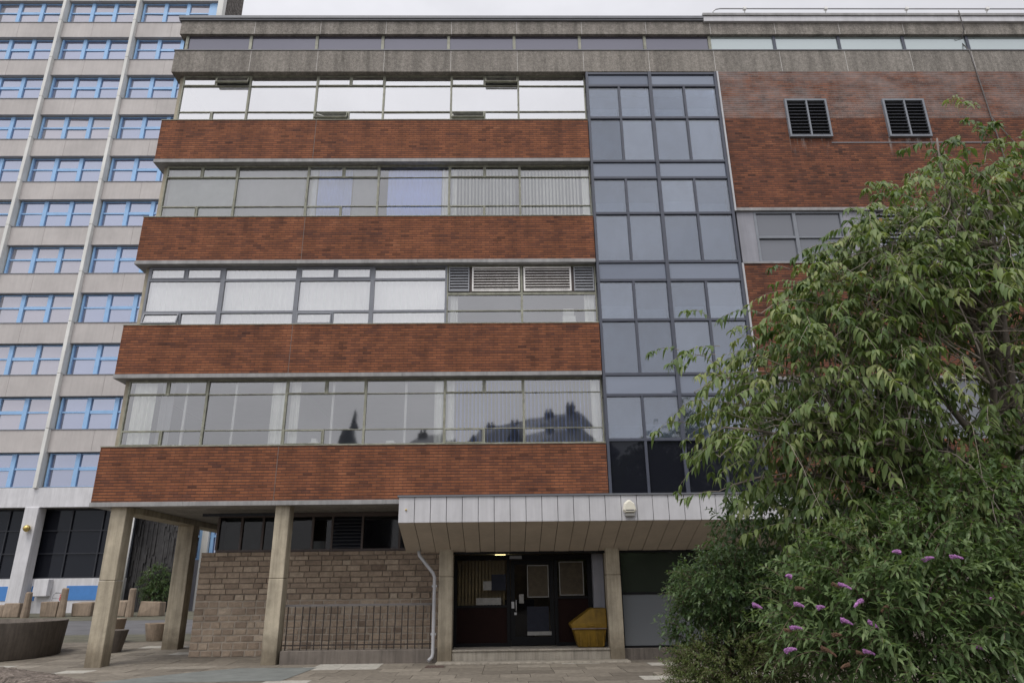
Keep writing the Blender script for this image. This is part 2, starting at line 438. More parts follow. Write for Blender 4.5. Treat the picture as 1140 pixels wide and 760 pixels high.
M['glass'] = glass_mat('window_glass', 0.225, (0.96, 0.98, 0.96))
M['glass_sheer'] = glass_mat('bright_window_glass', 0.40, (0.95, 0.96, 0.95), dirt=0.04)
M['glass_grey'] = glass_mat('dusty_window_glass', 0.22, (0.90, 0.92, 0.90), dirt=0.16, grime=(0.36, 0.37, 0.35))
M['glass_mirror'] = glass_mat('mirror_film_glass', 0.58, (0.7, 0.7, 0.7), dirt=0.04, grime=(0.7, 0.7, 0.7))
M['glass_curtain'] = glass_mat('tinted_curtain_wall_glass', 0.17, tint=(0.62, 0.67, 0.74), dirt=0.13, grime=(0.20, 0.215, 0.25), gcol=(0.89, 0.935, 1.0), vary=0.45)
M['stairlining'] = plain('stair_lining', (0.30, 0.32, 0.36), 0.9, 0, 0.35, 0.45)
M['stairpanel'] = plain('pale_stair_panel', (0.72, 0.74, 0.76), 0.9, 0, 0.08, 1.0)
M['glass_spandrel'] = glass_mat('spandrel_glass', 0.14, body=(0.10, 0.112, 0.15), gcol=(0.84, 0.91, 1.0), vary=0.5)
M['glass_dark'] = glass_mat('dark_glass', 0.025, (0.5, 0.52, 0.53))
M['glass_night'] = glass_mat('black_glass', 0.018, body=(0.012, 0.013, 0.018), gcol=(0.9, 0.95, 1.0))
M['glass_green_refl'] = glass_mat('dark_glass_green_reflection', 0.07, body=(0.030, 0.036, 0.028), gcol=(0.9, 1.0, 0.88))  # green reflections put into the pane's body and gloss colour
M['glass_lobby'] = glass_mat('lobby_glass', 0.03, (0.85, 0.85, 0.82))
M['glass_tower'] = glass_mat('tower_glass', 0.36, body=(0.10, 0.11, 0.17), gcol=(0.80, 0.85, 1.0), dirt=0.06)
M['glass_tower_dark'] = glass_mat('tower_glass_with_blinds', 0.30, body=(0.20, 0.19, 0.21), gcol=(0.93, 0.92, 1.0), dirt=0.1)
M['glass_clere'] = glass_mat('dark_clerestory_glass', 0.12, body=(0.078, 0.074, 0.092), gcol=(0.9, 0.9, 1.0))
M['glass_pale'] = glass_mat('pale_clerestory_glass', 0.25, body=(0.27, 0.31, 0.305), gcol=(0.93, 1.0, 1.0))
M['glass_right'] = glass_mat('grey_wing_glass', 0.10, body=(0.10, 0.105, 0.12), gcol=(0.95, 0.97, 1.0))
M['glass_frost'] = glass_mat('frosted_panel', 0.05, body=(0.135, 0.145, 0.155), rough=0.25)

# ------------------------------------------------------------------ ground
def hgt(y):
    return 0.0 if y < 0.5 else min(0.59, 0.0251 * (y - 0.5))


g = MB()
ys = [-400, -60, -20, 0.5, 12, 24, 60, 400]
for a, b in zip(ys, ys[1:]):
    g.quad((-400, a, hgt(a) - 0.03), (400, a, hgt(a) - 0.03), (400, b, hgt(b) - 0.03), (-400, b, hgt(b) - 0.03))
g.build('ground', M['ground'], kind='structure')

# paving: individually cut slabs with open joints
pv = MB()
y = -6.0
row = 0
while y < 6.6:
    dy = 0.62
    x = -16.0 - random.random() * 0.6
    while x < 9.0:
        dx = random.choice((0.62, 0.9, 0.9, 0.75))
        y0, y1 = y + 0.005, y + dy - 0.005
        c = min(0.82, max(0.0, random.gauss(0.42, 0.2)))
        r_ = random.random()
        if r_ > 0.955: c = 1.0
        cxm = x + dx / 2
        if -4.3 < cxm < -2.6 and -1.3 < y < -0.4: c = 1.0
        if not (-8.2 < cxm < -1.5 and y > 2.0) and not (cxm > -1.5 and y > 0.6):
            tz = random.uniform(-0.003, 0.004)
            z0, z1 = hgt(y0) + tz, hgt(y1) + tz
            pv.hexa([(x + .005, y0, z0 - .028), (x + dx - .005, y0, z0 - .028), (x + dx - .005, y1, z1 - .028), (x + .005, y1, z1 - .028)],
                    [(x + .005, y0, z0), (x + dx - .005, y0, z0), (x + dx - .005, y1, z1), (x + .005, y1, z1)], c)
        x += dx
    y += dy
pv.build('pavement', M['slab'], kind='structure', colattr=True)
ms = MB()
ms.quad((-30, 6.6, hgt(6.6) + .002), (-6, 6.6, hgt(6.6) + .002), (-6, 9.5, hgt(9.5) + .002), (-30, 9.5, hgt(9.5) + .002))
ms.quad((-40, 17.2, hgt(17.2) + .002), (-6, 17.2, hgt(17.2) + .002), (-6, 24.5, .592), (-40, 24.5, .592))
ms.build('mossy_verge', M['moss'], kind='structure')
rd = MB()
rd.quad((-60, 9.5, hgt(9.5) + .001), (-5, 9.5, hgt(9.5) + .001), (-5, 17.2, hgt(17.2) + .001), (-60, 17.2, hgt(17.2) + .001))
rd.build('service_road', M['asphalt'], kind='structure')
ap = MB()
ap.add([(-8.2, -3.0, .006), (-4.4, -3.0, .006), (-4.3, -0.55, .006), (-6.1, -0.45, .006), (-6.9, -1.2, .006)], [(0, 1, 2, 3, 4)])
ap.build('asphalt_path', M['asphalt_patch'], kind='structure')
mc = MB()
mc.box(-1.78, -1.36, -0.92, -0.5, -.02, .010)
for i in range(5): mc.box(-1.76 + i * .08, -1.72 + i * .08, -0.9, -0.52, .010, .014)
o = mc.build('manhole_cover', M['coverplate'], off=Vector((-1.57, -.71, 0))); o.location = (-1.57, -.71, 0)
tag(o, 'small square rusty metal cover set in the paving before the entrance step', 'manhole cover')

# ------------------------------------------------------------------ main office building
XL, XR, Z0, BH, FH = -10.49, 2.745, 3.85, 1.41, 3.40
OB = empty('office_building', (-3.9, 0, 0), 'office block of red brick bands and window strips with grey stair glazing and white canopy', 'office building')


def P(mb, name, mat, parent=OB, **kw):
    return mb.build(name, M[mat], parent, **kw)


LV = [Z0 + FH * k for k in range(5)]           # underside of each brick band
for k in range(4):
    z = LV[k]
    b = MB()
    b.box(XL, XR, 0, 0.30, z, z + BH)
    b.box(XL, XL + 0.24, 0.30, 12, z, z + BH)
    band = P(b, 'brick_band', 'brick', bevel=0.004)
    s = MB()
    # metal ledge under the brickwork, in lengths
    xs = [XL - .02, -8.15 + .6 * k, -5.9, -3.0 + .3 * k, -0.4, XR]
    for x0, x1 in zip(xs, xs[1:]):
        s.box(x0 + .002, x1 - .002, -0.02, 0.30, z - 0.11 - random.uniform(0, .006), z - .002)
    s.box(XL - .02, XL + .3, 0.302, 12, z - .11, z - .002)
    P(s, 'ledge', 'ledge', band, bevel=0.004)
    c = MB()
    c.box(XL - .012, XR, -0.015, 0.30, z + BH + .001, z + BH + 0.025)
    c.box(XL - .012, XL + .25, 0.302, 12, z + BH + .001, z + BH + 0.025)
    P(c, 'coping', 'olive', band)
    j = MB()   # movement joints
    for xj in (-5.86, ):
        j.box(xj + .05 * k - .009, xj + .05 * k + .009, -0.003, 0.01, z + .01, z + BH - .01)
    P(j, 'movement_joint', 'joint', band)
    sl = MB(); sl.box(XL + .3, XR + .1, 0.303, 12, z - 0.09, z + .3)
    P(sl, 'floor_slab', 'soffit' if k == 0 else 'roomfloor')
    # rooms behind the window strip
    r = MB()
    zf, zc = z + .302, z + FH - .095
    r.box(XL + .3, XR + .1, 5.6, 5.7, zf, zc)
    for xp in ((-5.85, -1.55) if k != 1 else (-8.0, -1.55)):
        r.box(xp - .05, xp + .05, 0.62, 5.598, zf, zc)
    r.box(XR + .02, XR + .12, 0.40, 5.598, zf, zc)
    P(r, 'partition_wall', 'roomwall')
    # ceiling lining
    cl = MB(); cl.box(XL + .32, XR + .01, 0.45, 5.59, zc - .03, zc - .004); P(cl, 'ceiling_lining', 'roomwall')
    # corner post and side glazing
    cp = MB(); cp.box(-10.30, -10.152, 0.28, 0.52, z + BH + .026, z + FH - .112)
    P(cp, 'corner_post', 'beam', bevel=0.01)
    sg = MB(); sg.box(-10.33, -10.31, 0.522, 11.9, z + BH + .026, z + FH - .112)
    P(sg, 'side_glazing', 'glass_spandrel')

# ---- window builder: local coordinates, x 0..W, y 0 = outer face, z 0..H
W, H = 2.15, FH - BH - 0.135
T1, T2 = 0.44, 1.43


def make_window(kind, frame_m, glass_m, x, z, grey=False, opens=(), name='window'):
    f = MB(); p = MB()
    fw = 0.060 if grey else 0.030
    d = 0.09 if grey else 0.055
    E0 = 0.04
    f.box(0.001, fw, 0, d, 0, H); f.box(W - fw, W - .001, 0, d, 0, H)
    f.box(fw, W - fw, 0.002, d - .002, H - E0 - .01, H); f.box(fw, W - fw, 0.002, d - .002, 0, 0.055)
    tw = 0.034 if grey else 0.010
    sashes = []
    cells = []
    if kind in 'AB':
        f.box(fw, W - fw, 0.004, d - .004, T1 - tw, T1 + tw)
        f.box(fw, W - fw, 0.004, d - .004, T2 - tw, T2 + tw)
        cells.append((fw, W - fw, T1 + tw, T2 - tw, None))
        xm = W / 2
        if kind == 'A':
            f.box(xm - .026, xm + .026, 0.003, d - .003, T2 + tw, H - E0 - .01)
            f.box(xm - .024, xm + .024, 0.003, d - .003, 0.055, T1 - tw)
            cells += [(fw, xm - .026, T2 + tw, H - E0 - .01, 'tl'), (xm + .026, W - fw, T2 + tw, H - E0 - .01, 'tr'),
                      (fw, xm - .024, 0.055, T1 - tw, 'bl'), (xm + .024, W - fw, 0.055, T1 - tw, None)]
        else:
            cells += [(fw, W - fw, T2 + tw, H - E0 - .01, None), (fw, W - fw, 0.055, T1 - tw, None)]
    elif kind == 'V':        # louvres above, glass below
        f.box(fw, W - fw, 0.004, d - .004, 0.93, 1.0)
        f.box(fw, W - fw, 0.004, d - .004, T1 - .012, T1 + .012)
        cells += [(fw, W - fw, T1 + .012, 0.93, None), (fw, W - fw, 0.055, T1 - .012, None)]
    fo = f.build(name, frame_m, OB, off=(0, 0, 0))
    fo.location = Vector((x, 0.19, z)) - OB.location
    for (a, b, c, e, s) in cells:
        if s is None:
            w4 = [random.uniform(-.005, .005) for _ in range(4)]
            p.quad((a, .045 + w4[0], c), (b, .045 + w4[1], c), (b, .045 + w4[1] + w4[2], e), (a, .045 + w4[0] + w4[2], e))
        else:
            # opening light: its own sash
            q = MB(); t_ = 0.034 if grey else 0.020
            hgt_ = e - c
            q.box(a + .004, b - .004, -.012, .05, hgt_ * 0 - 0, t_); q.box(a + .004, b - .004, -.012, .05, hgt_ - t_ - .004, hgt_ - .004)
            q.box(a + .004, a + t_, -.011, .049, t_, hgt_ - t_ - .004); q.box(b - t_, b - .004, -.011, .049, t_, hgt_ - t_ - .004)
            pg = MB(); pg.quad((a + t_, .02, t_), (b - t_, .02, t_), (b - t_, .02, hgt_ - t_), (a + t_, .02, hgt_ - t_))
            ang = 0.0
            for oc, oa in opens:
                if oc == s: ang = oa
            so = MB()
            so.v = [(vx, vy, vz - hgt_) for vx, vy, vz in q.v]; so.f = q.f; so.c = q.c; so.smooth = q.smooth
            so_o = so.build('sash', frame_m, fo, off=(0, 0, 0))
            so_o.location = (0, 0, e); so_o.rotation_euler = (-ang, 0, 0)
            if ang == 0:
                p.quad((a + t_, .02, c + t_), (b - t_, .02, c + t_), (b - t_, .02, e - t_), (a + t_, .02, e - t_))
            else:
                # the pane of an open light tilts with its sash
                R = Matrix.Rotation(-ang, 4, 'X')
                vs = [R @ Vector((vx, vy, vz - hgt_)) + Vector((0, 0, e)) for vx, vy, vz in pg.v]
                p.add(vs, [(0, 1, 2, 3)])
    p.build('pane', glass_m, fo, off=(0, 0, 0))
    if kind == 'V':
        lv = MB(); lb = MB(); lf = MB()
        lf_boxes = [(0.05, 0.64, 'm'), (0.72, 2.1, 'p')] if 'L' in opens else [(0.06, 1.44, 'p'), (1.52, 2.10, 'm')]
        for a, b, kk in lf_boxes:
            z0, z1 = 1.03, H - .06
            w_ = .045 if kk == 'p' else .03
            fr = MB()
            fr.box(a, b, -.02, .03, z0, z0 + w_); fr.box(a, b, -.02, .03, z1 - w_, z1); fr.box(a, a + w_, -.019, .029, z0 + w_, z1 - w_); fr.box(b - w_, b, -.019, .029, z0 + w_, z1 - w_)
            n = 8
            for i in range(n):
                zz = z0 + w_ + (z1 - z0 - 2 * w_) * (i + .5) / n
                hh = .022 if kk == 'p' else .034
                fr.hexa([(a + w_, -.015, zz - hh), (b - w_, -.015, zz - hh), (b - w_, .028, zz - hh + .03), (a + w_, .028, zz - hh + .03)],
                        [(a + w_, -.015, zz - hh + .014), (b - w_, -.015, zz - hh + .014), (b - w_, .028, zz + hh), (a + w_, .028, zz + hh)])
            fr.build('louvre', M['louvre_pale' if kk == 'p' else 'louvre_mid'], fo, off=(0, 0, 0))
        lb.box(.042, W - .042, .05, .08, 1.0, H - .05)
        lb.build('louvre_backing', M['louvre_brown'], fo, off=(0, 0, 0))
    return fo


XB = [XR - 2.15 * (6 - i) for i in range(6)]
for k in range(4):
    zb = LV[k] + BH + .026
    for i in range(6):
        t_ = 'A' if i % 2 == 0 else 'B'
        fm, gm, grey, op = M['olive'], M['glass'], False, ()
        if k == 1:
            if i < 4: fm, grey, gm = M['greyframe'], True, M['glass_sheer']
            if i in (0, 2): op = (('bl', .30 if i == 0 else .12),)
            if i >= 4: t_ = 'V'; op = ('L',) if i == 4 else ('R',)
        if k == 2: gm = M['glass_grey'] if i < 3 else M['glass']
        if k == 3:
            gm = M['glass_mirror']
            op = {0: (('tr', .42),), 2: (('bl', .5),), 4: (('tr', .42), ('bl', .5))}.get(i, ())
        make_window(t_, fm, gm, XB[i], zb, grey, op)

# ---- curtains and blinds hanging inside (things of their own)
FLOORN = ['first', 'second', 'third', 'fourth']


def drape(name, k, x0, x1, mat, label, amp=0.035, wl=0.16, y=0.38, z0=None, z1=None):
    zb = LV[k] + BH - .05; zt = LV[k] + FH - .14
    if z0 is not None: zb = LV[k] + BH + z0
    n = max(8, int((x1 - x0) / 0.02))
    m = MB(); vs = []; fs = []
    ph = random.random() * 6
    for i in range(n + 1):
        x = x0 + (x1 - x0) * i / n
        a = amp * (math.sin(x * 2 * math.pi / wl + ph + .8 * math.sin(x * 3.1)) + .35 * math.sin(x * 2 * math.pi / wl * 1.7))
        vs += [(x, y + a, zb), (x, y + a * .7, zt), (x, y + a + .006, zb), (x, y + a * .7 + .006, zt)]
    for i in range(n):
        q = 4 * i
        fs += [(q, q + 4, q + 5, q + 1), (q + 2, q + 3, q + 7, q + 6)]
    m.add(vs, fs, .5, True)
    base = Vector(((x0 + x1) / 2, y, zb))
    o = m.build(name, mat, off=base); o.location = base
    return tag(o, label, 'curtain' if name == 'curtain' else 'window blind', 'curtains and blinds in the window strips')


def vblind(k, x0, x1, mat, label, pitch=0.105, ang=0.9, y=0.44, gaps=()):
    zb = LV[k] + BH - .05; zt = LV[k] + FH - .14
    m = MB()
    m.box(x0, x1, y - .02, y + .02, zt - .03, zt)
    x = x0 + .05; i = 0
    while x < x1 - .04:
        if i not in gaps:
            a = ang + random.uniform(-.12, .12)
            dx, dy = math.cos(a) * .048, math.sin(a) * .048
            m.hexa([(x - dx, y - dy, zb), (x + dx, y + dy, zb), (x + dx + .001, y + dy + .003, zb), (x - dx + .001, y - dy + .003, zb)],
                   [(x - dx, y - dy, zt - .03), (x + dx, y + dy, zt - .03), (x + dx + .001, y + dy + .003, zt - .03), (x - dx + .001, y - dy + .003, zt - .03)])
        x += pitch; i += 1
    base = Vector(((x0 + x1) / 2, y, zb))
    o = m.build('vertical_blind', mat, off=base); o.location = base
    return tag(o, label, 'window blind', 'curtains and blinds in the window strips')


def roller(k, x0, x1, mat, label, y=0.40, z0=-.04):
    zb = LV[k] + BH + z0; zt = LV[k] + FH - .14
    m = MB(); m.box(x0, x1, y, y + .008, zb, zt - .05)
    m.tube([(x0, y + .03, zt - .03), (x1, y + .03, zt - .03)], .028, 10)
    m.box(x0, x1, y - .006, y + .014, zb - .02, zb)
    base = Vector(((x0 + x1) / 2, y, zb))
    o = m.build('roller_blind', mat, off=base); o.location = base
    return tag(o, label, 'window blind', 'curtains and blinds in the window strips')


Cn = M['curtain']
# lowest strip
drape('curtain', 0, -10.05, -9.45, Cn, 'white curtain drawn aside at the corner post of the lowest window strip')
drape('curtain', 0, -9.3, -8.95, M['blind_grey'], 'grey curtain gathered beside a white one at the corner of the lowest window strip')
drape('curtain', 0, -6.3, -5.92, Cn, 'narrow white curtain beside the second mullion pair of the lowest window strip')
drape('curtain', 0, -5.78, -5.52, Cn, 'narrow white curtain at the near edge of the third bay in the lowest window strip')
drape('curtain', 0, -1.85, -1.62, Cn, 'thin white curtain bunched before the blinds of the lowest window strip')
drape('curtain', 0, -1.48, -1.30, Cn, 'thin white curtain bunched at the start of the vertical blinds in the lowest window strip', y=.40)
vblind(0, -1.28, .55, M['blind_blue'], 'half open pale blue vertical blind in the fifth bay of the lowest window strip', ang=1.15)
vblind(0, .65, 2.45, M['blind_blue'], 'half open pale blue vertical blind in the lowest window strip beside the grey stair glazing', ang=1.1)
drape('curtain', 0, 2.46, 2.70, Cn, 'white curtain end against the grey stair glazing in the lowest window strip')
# second strip: white sheers
drape('curtain', 1, -10.1, -8.05, Cn, 'full width white sheer curtain in the corner bay above an open bottom vent', .030, .19, .42)
drape('curtain', 1, -7.95, -5.9, Cn, 'full width white sheer curtain behind the first grey framed fixed window', .030, .17, .42)
drape('curtain', 1, -5.8, -3.75, Cn, 'full width white sheer curtain in the third grey framed bay with paired top lights', .032, .2, .42)
drape('curtain', 1, -3.65, -1.62, Cn, 'full width white sheer curtain in the grey framed bay next to the pale louvres', .030, .18, .42)
drape('curtain', 1, -1.46, -1.25, Cn, 'short white curtain edge under the pale louvres', z0=-.05)
drape('curtain', 1, 2.4, 2.68, Cn, 'white curtain corner under the louvres beside the grey stair glazing')
# third strip
roller(2, -10.1, -8.02, M['blind_green'], 'dusty green grey roller blind filling the corner bay of the third window strip')
roller(2, -7.98, -5.98, M['blind_grey'], 'plain grey roller blind filling the second bay of the third window strip')
drape('curtain', 2, -5.80, -5.62, Cn, 'narrow white curtain at the edge of the part blue bay in the third window strip')
drape('vertical_blind', 2, -5.58, -4.55, M['blind_blue'], 'pale blue blind half closed in the third bay of the third window strip', .01, .11, .42)
roller(2, -4.5, -3.74, M['blind_grey'], 'grey roller blind beside a half closed blue blind in the third window strip')
drape('vertical_blind', 2, -3.45, -1.80, M['blind_blue'], 'pale blue closed vertical blind in the fourth bay of the third window strip', .012, .115, .42)
drape('curtain', 2, -1.78, -1.60, Cn, 'white curtain edge closing the pale blue blind of the third window strip')
drape('curtain', 2, -1.49, -1.33, Cn, 'white curtain edge opening the striped white blind of the third window strip')
vblind(2, -1.3, .56, Cn, 'half open white vertical blind with paired top lights in the third window strip', ang=.95)
vblind(2, .66, 2.5, Cn, 'half open white vertical blind in the third window strip beside the grey stair glazing', ang=.9)
drape('curtain', 2, 2.5, 2.70, Cn, 'white curtain edge against the grey stair glazing in the third window strip')
# slim white posts standing inside the lowest strip
for xp in (-8.62, -7.28, -4.62, -2.63):
    q = MB(); q.box(xp - .030, xp + .030, .36, .41, LV[0] + .31, LV[0] + FH - .13)
    P(q, 'interior_post', 'white')

for bx, k, w_, h_, lb in ((1.95, 1, .38, .55, 'white box pile on the window board under the pale louvres, seen in the corner pane'),
                          (-5.05, 0, .22, .24, 'small white carton on the window board of the third bay in the lowest strip'),
                          (-3.0, 0, .30, .16, 'flat white carton on the window board of the fourth bay in the lowest strip')):
    q = MB(); z_ = LV[k] + BH + .03
    q.box(bx - w_ / 2, bx + w_ / 2, .36, .58, z_, z_ + h_ * .6); q.box(bx - w_ / 2 + .03, bx + w_ / 2 - .05, .37, .56, z_ + h_ * .6 + .002, z_ + h_)
    base = Vector((bx, .47, z_)); o = q.build('carton', M['curtain'], off=base, bevel=.006); o.location = base
    tag(o, lb, 'box', 'cartons on the window boards')
for k in range(4):
    q = MB(); q.box(XL + .35, XR, .31, .62, LV[k] + BH - .02, LV[k] + BH + .028); P(q, 'window_board', 'white')

# ---- cornice, clerestory, roof edge
XE = 22.0
b = MB()
xs = [XL] + [XB[i] - .02 for i in range(1, 6)] + [.6, 2.72, 4.85, 6.99, 9.15, 11.3, 13.45, 15.5, 17.7, 19.8, XE]
xs = sorted(set(round(x, 3) for x in xs))
xs = [x for i, x in enumerate(xs) if i == 0 or x - xs[i - 1] > .5]
for a, c in zip(xs, xs[1:]):
    b.box(a + .006, c - .006, 0 + random.uniform(0, .006), .5, 17.31, 18.15)
b.box(XL, XL + .3, .502, 12, 17.31, 18.15)
CO = P(b, 'cornice', 'aggregate', bevel=.006)
j = MB()
for x in xs[1:-1]: j.box(x - .008, x + .008, .004, .3, 17.33, 18.14)
P(j, 'cornice_joint', 'palejoint', CO)
s = MB(); s.box(XL + .1, XE, .05, 12, 17.33, 17.6); s.box(XL + .1, XE, .12, 12, 17.6, 18.12); P(s, 'roof_slab', 'soffit')
c = MB(); c.box(XL - .02, XE, -.02, .52, 18.152, 18.18); P(c, 'cornice_flashing', 'coping')
u = MB()
for a, c in zip(xs, xs[1:]):
    u.box(a + .006 + .04 * (a == XL), c - .006, 0.02 + random.uniform(0, .006), .9, 18.84, 19.36)
u.box(XL + .04, XL + .4, .902, 12, 18.84, 19.36)
PB = P(u, 'parapet_beam', 'aggregate', bevel=.006)
j = MB()
for x in xs[1:-1]: j.box(x - .008, x + .008, .024, .3, 18.85, 19.35)
P(j, 'beam_joint', 'palejoint', PB)
c = MB(); c.box(XL - .02, 6.78, -.04, 12, 19.362, 19.42); c.box(XL - .03, 6.78, -.07, 12, 19.42, 19.53); P(c, 'roof_coping', 'coping', bevel=.008)
c = MB(); c.box(6.785, XE, -.06, .3, 19.31, 19.52); P(c, 'white_roof_fascia', 'white_fascia', bevel=.006)
c = MB(); c.box(6.76, XE, -.10, 12, 19.522, 19.62); P(c, 'roof_coping', 'ledge', bevel=.006)
for i, x in enumerate([-10.2] + [-8.13 + 2.153 * j for j in range(0, 14)]):
    q = MB(); q.box(x - .045, x + .045, .10, .22, 18.18, 18.84)
    P(q, 'clerestory_post', 'olive' if x < 7 else 'slate')
    x1 = x + (2.07 if i == 0 else 2.153)
    q = MB(); q.box(x + .045, x1 - .045, .14, .16, 18.18, 18.84)
    P(q, 'clerestory_pane', 'glass_clere' if x < 6.5 else 'glass_pale')
q = MB(); q.box(XL + .35, XE, .3, .4, 18.15, 18.84); q.box(-10.35, -10.28, .22, 11, 18.18, 18.84); P(q, 'clerestory_wall', 'black')

# ---- grey glazed stair wall
cw = MB()
X0, X1, XM = 2.765, 6.955, 4.82
top, bot = 17.30, 3.86
rails = [bot + .03]
for k in range(4):
    rails += [5.35 + FH * k, 6.57 + FH * k, 7.16 + FH * k]
rails[-1] = 17.25
for zz in rails:
    cw.box(X0 + .04, XM - .05, 0.012, .14, zz - .04, zz + .04); cw.box(XM + .05, X1 - .05, 0.012, .14, zz - .04, zz + .04)
cw.box(X0, X0 + .075, 0, .16, bot, top); cw.box(XM - .05, XM + .05, -.01, .16, bot, top); cw.box(X1 - .05, X1 + .03, 0, .16, bot, top)
CW = None
spans = []
allr = sorted(rails)
for zlo, zhi in zip(allr, allr[1:]):
    hh = zhi - zlo
    spand = hh < .7
    if not spand:
        for xa, xb in ((X0 + .075, XM - .05), (XM + .05, X1 - .05)):
            xm = (xa + xb) / 2 + (.0)
            cw.box(xm - .035, xm + .035, .014, .13, zlo + .04, zhi - .04)
            spans += [(xa, xm - .035, zlo + .04, zhi - .04, 'dark' if zlo < 4 else 'v'), (xm + .035, xb, zlo + .04, zhi - .04, 'dark' if zlo < 4 else 'v')]
    else:
        spans += [(X0 + .075, XM - .05, zlo + .04, zhi - .04, 's'), (XM + .05, X1 - .05, zlo + .04, zhi - .04, 's')]
CW = P(cw, 'stair_glazing', 'slate', bevel=.004)
for a, b_, zl, zh, kk in spans:
    q = MB(); yy = .06 + random.uniform(0, .004)
    q.hexa([(a - .01, yy + random.uniform(-.012, .012), zl - .01), (b_ + .01, yy + random.uniform(-.012, .012), zl - .01), (b_ + .01, yy + .03, zl - .01), (a - .01, yy + .03, zl - .01)],
           [(a - .01, yy, zh + .01), (b_ + .01, yy, zh + .01), (b_ + .01, yy + .03, zh + .01), (a - .01, yy + .03, zh + .01)])
    P(q, 'pane', {'dark': 'glass_night', 'v': 'glass_curtain', 's': 'glass_spandrel'}[kk], CW)
# pale shelves seen low behind the upper lights
q = MB(); q.box(X0, X1, .60, .8, bot, top); P(q, 'stair_core', 'stairlining')
for k in range(4):
    q = MB()
    for xa, xb in ((X0 + .12, X0 + .95), (X0 + 1.12, XM - .12), (XM + .15, XM + .98), (XM + 1.15, X1 - .12)):
        q.box(xa, xb, .18, .21, 5.32 + FH * k, 5.78 + FH * k + random.uniform(-.05, .05))
    P(q, 'landing_panel', 'stairpanel')
    q = MB(); q.box(X0, X1, .17, .598, 6.58 + FH * k, 7.1 + FH * k if k < 3 else 17.2); P(q, 'floor_edge', 'soffit')
q = MB(); q.box(X1 + .032, X1 + .085, -.03, .1, 12.2, 17.3); q.box(X1 + .032, X1 + .085, -.03, .1, 7.0, 10.48); P(q, 'edge_trim', 'lightmetal')

# ---- right wing
RX = 7.05
q = MB(); q.box(RX, XE, 0.0, .24, 15.5, 17.308); P(q, 'weathered_brick_panel', 'brick_weather')
q = MB(); q.box(RX, XE, 0.004, .24, 12.30, 15.498); P(q, 'brick_panel', 'brick_dark')
q = MB(); q.box(RX, XE, -.03, .3, 12.20, 12.298); P(q, 'ledge', 'ledge', bevel=.004)
q = MB(); q.box(10.3, 15.4, -.012, .01, 14.575, 14.61); P(q, 'brick_drip', 'coping')
q = MB(); q.box(RX, XE, 0, .24, 7.05, 10.46); P(q, 'brick_panel', 'brick_dark')
q = MB(); q.box(RX, XE, -.03, .3, 10.462, 10.51); P(q, 'sill', 'ledge')
q = MB(); q.box(RX, XE, 0, .24, 3.72, 5.3); P(q, 'brick_panel', 'brick_dark')
q = MB(); q.box(RX, XE, -.03, .3, 6.95, 7.048); P(q, 'ledge', 'ledge')
q = MB(); q.box(RX, XE, .1, .2, 5.3, 6.95); P(q, 'window_strip', 'glass_right')
q = MB()
for x in (7.1, 9.2, 11.3, 13.4, 15.5): q.box(x, x + .08, .03, .098, 5.3, 6.95)
P(q, 'window_mullion', 'panelgrey')
q = MB(); q.box(RX + .002, XE, .3, .9, 3.72, 17.3); P(q, 'inner_wall', 'black')
# vents
for xv in (9.01, 12.13):
    f = MB(); w_, z0, z1 = 1.33, 14.77, 16.17
    x0, x1 = xv, xv + w_
    f.box(x0, x1, -.09, .02, z0, z0 + .06); f.box(x0, x1, -.09, .02, z1 - .06, z1); f.box(x0, x0 + .06, -.089, .02, z0 + .06, z1 - .06); f.box(x1 - .06, x1, -.089, .02, z0 + .06, z1 - .06)
    xm = (x0 + x1) / 2 + .02; f.box(xm - .025, xm + .025, -.088, .02, z0 + .06, z1 - .06)
    vo = P(f, 'wall_vent', 'louvre_frame')
    l = MB()
    for i in range(10):
        zz = z0 + .08 + i * .122
        for a, c in ((x0 + .06, xm - .025), (xm + .025, x1 - .06)):
            l.hexa([(a, -.080, zz), (c, -.080, zz), (c, -.006, zz + .075), (a, -.006, zz + .075)], [(a, -.080, zz + .014), (c, -.080, zz + .014), (c, -.006, zz + .089), (a, -.006, zz + .089)])
    P(l, 'vent_slats', 'louvre_dark', vo)
    k_ = MB(); k_.box(x0 + .03, x1 - .03, -.0008, .0009, z0 + .03, z1 - .03); P(k_, 'vent_backing', 'black', vo)
# grey window strip of the wing
for xa, xb in ((RX, 7.55), (10.22, 11.25), (14.6, XE)):
    q = MB(); q.box(xa, xb, .05, .2, 10.512, 12.198); P(q, 'cladding_panel', 'panelgrey')
f = MB(); x0, x1, xm, z0, z1, zt = 7.552, 10.218, 8.76, 10.512, 12.198, 11.34
f.box(x0, x0 + .07, 0.04, .14, z0, z1); f.box(x1 - .07, x1, .04, .14, z0, z1); f.box(xm - .05, xm + .05, .04, .14, z0, z1)
f.box(x0 + .07, xm - .05, .042, .14, z1 - .06, z1); f.box(xm + .05, x1 - .07, .042, .14, z1 - .06, z1); f.box(x0 + .07, xm - .05, .042, .14, z0, z0 + .06); f.box(xm + .05, x1 - .07, .042, .14, z0, z0 + .06)
f.box(x0 + .07, xm - .05, .03, .14, zt - .035, zt + .035); f.box(xm + .05, x1 - .07, .045, .14, zt - .02, zt + .02)
fo = P(f, 'window', 'louvre_frame')
q = MB()
for a, c in ((x0 + .06, xm - .04), (xm + .04, x1 - .06)):
    q.quad((a, .10, z0 + .05), (c, .10, z0 + .05), (c, .10, zt), (a, .10, zt)); q.quad((a, .098, zt), (c, .098, zt), (c, .098, z1 - .05), (a, .098, z1 - .05))
P(q, 'pane', 'glass_right', fo)
l = MB()
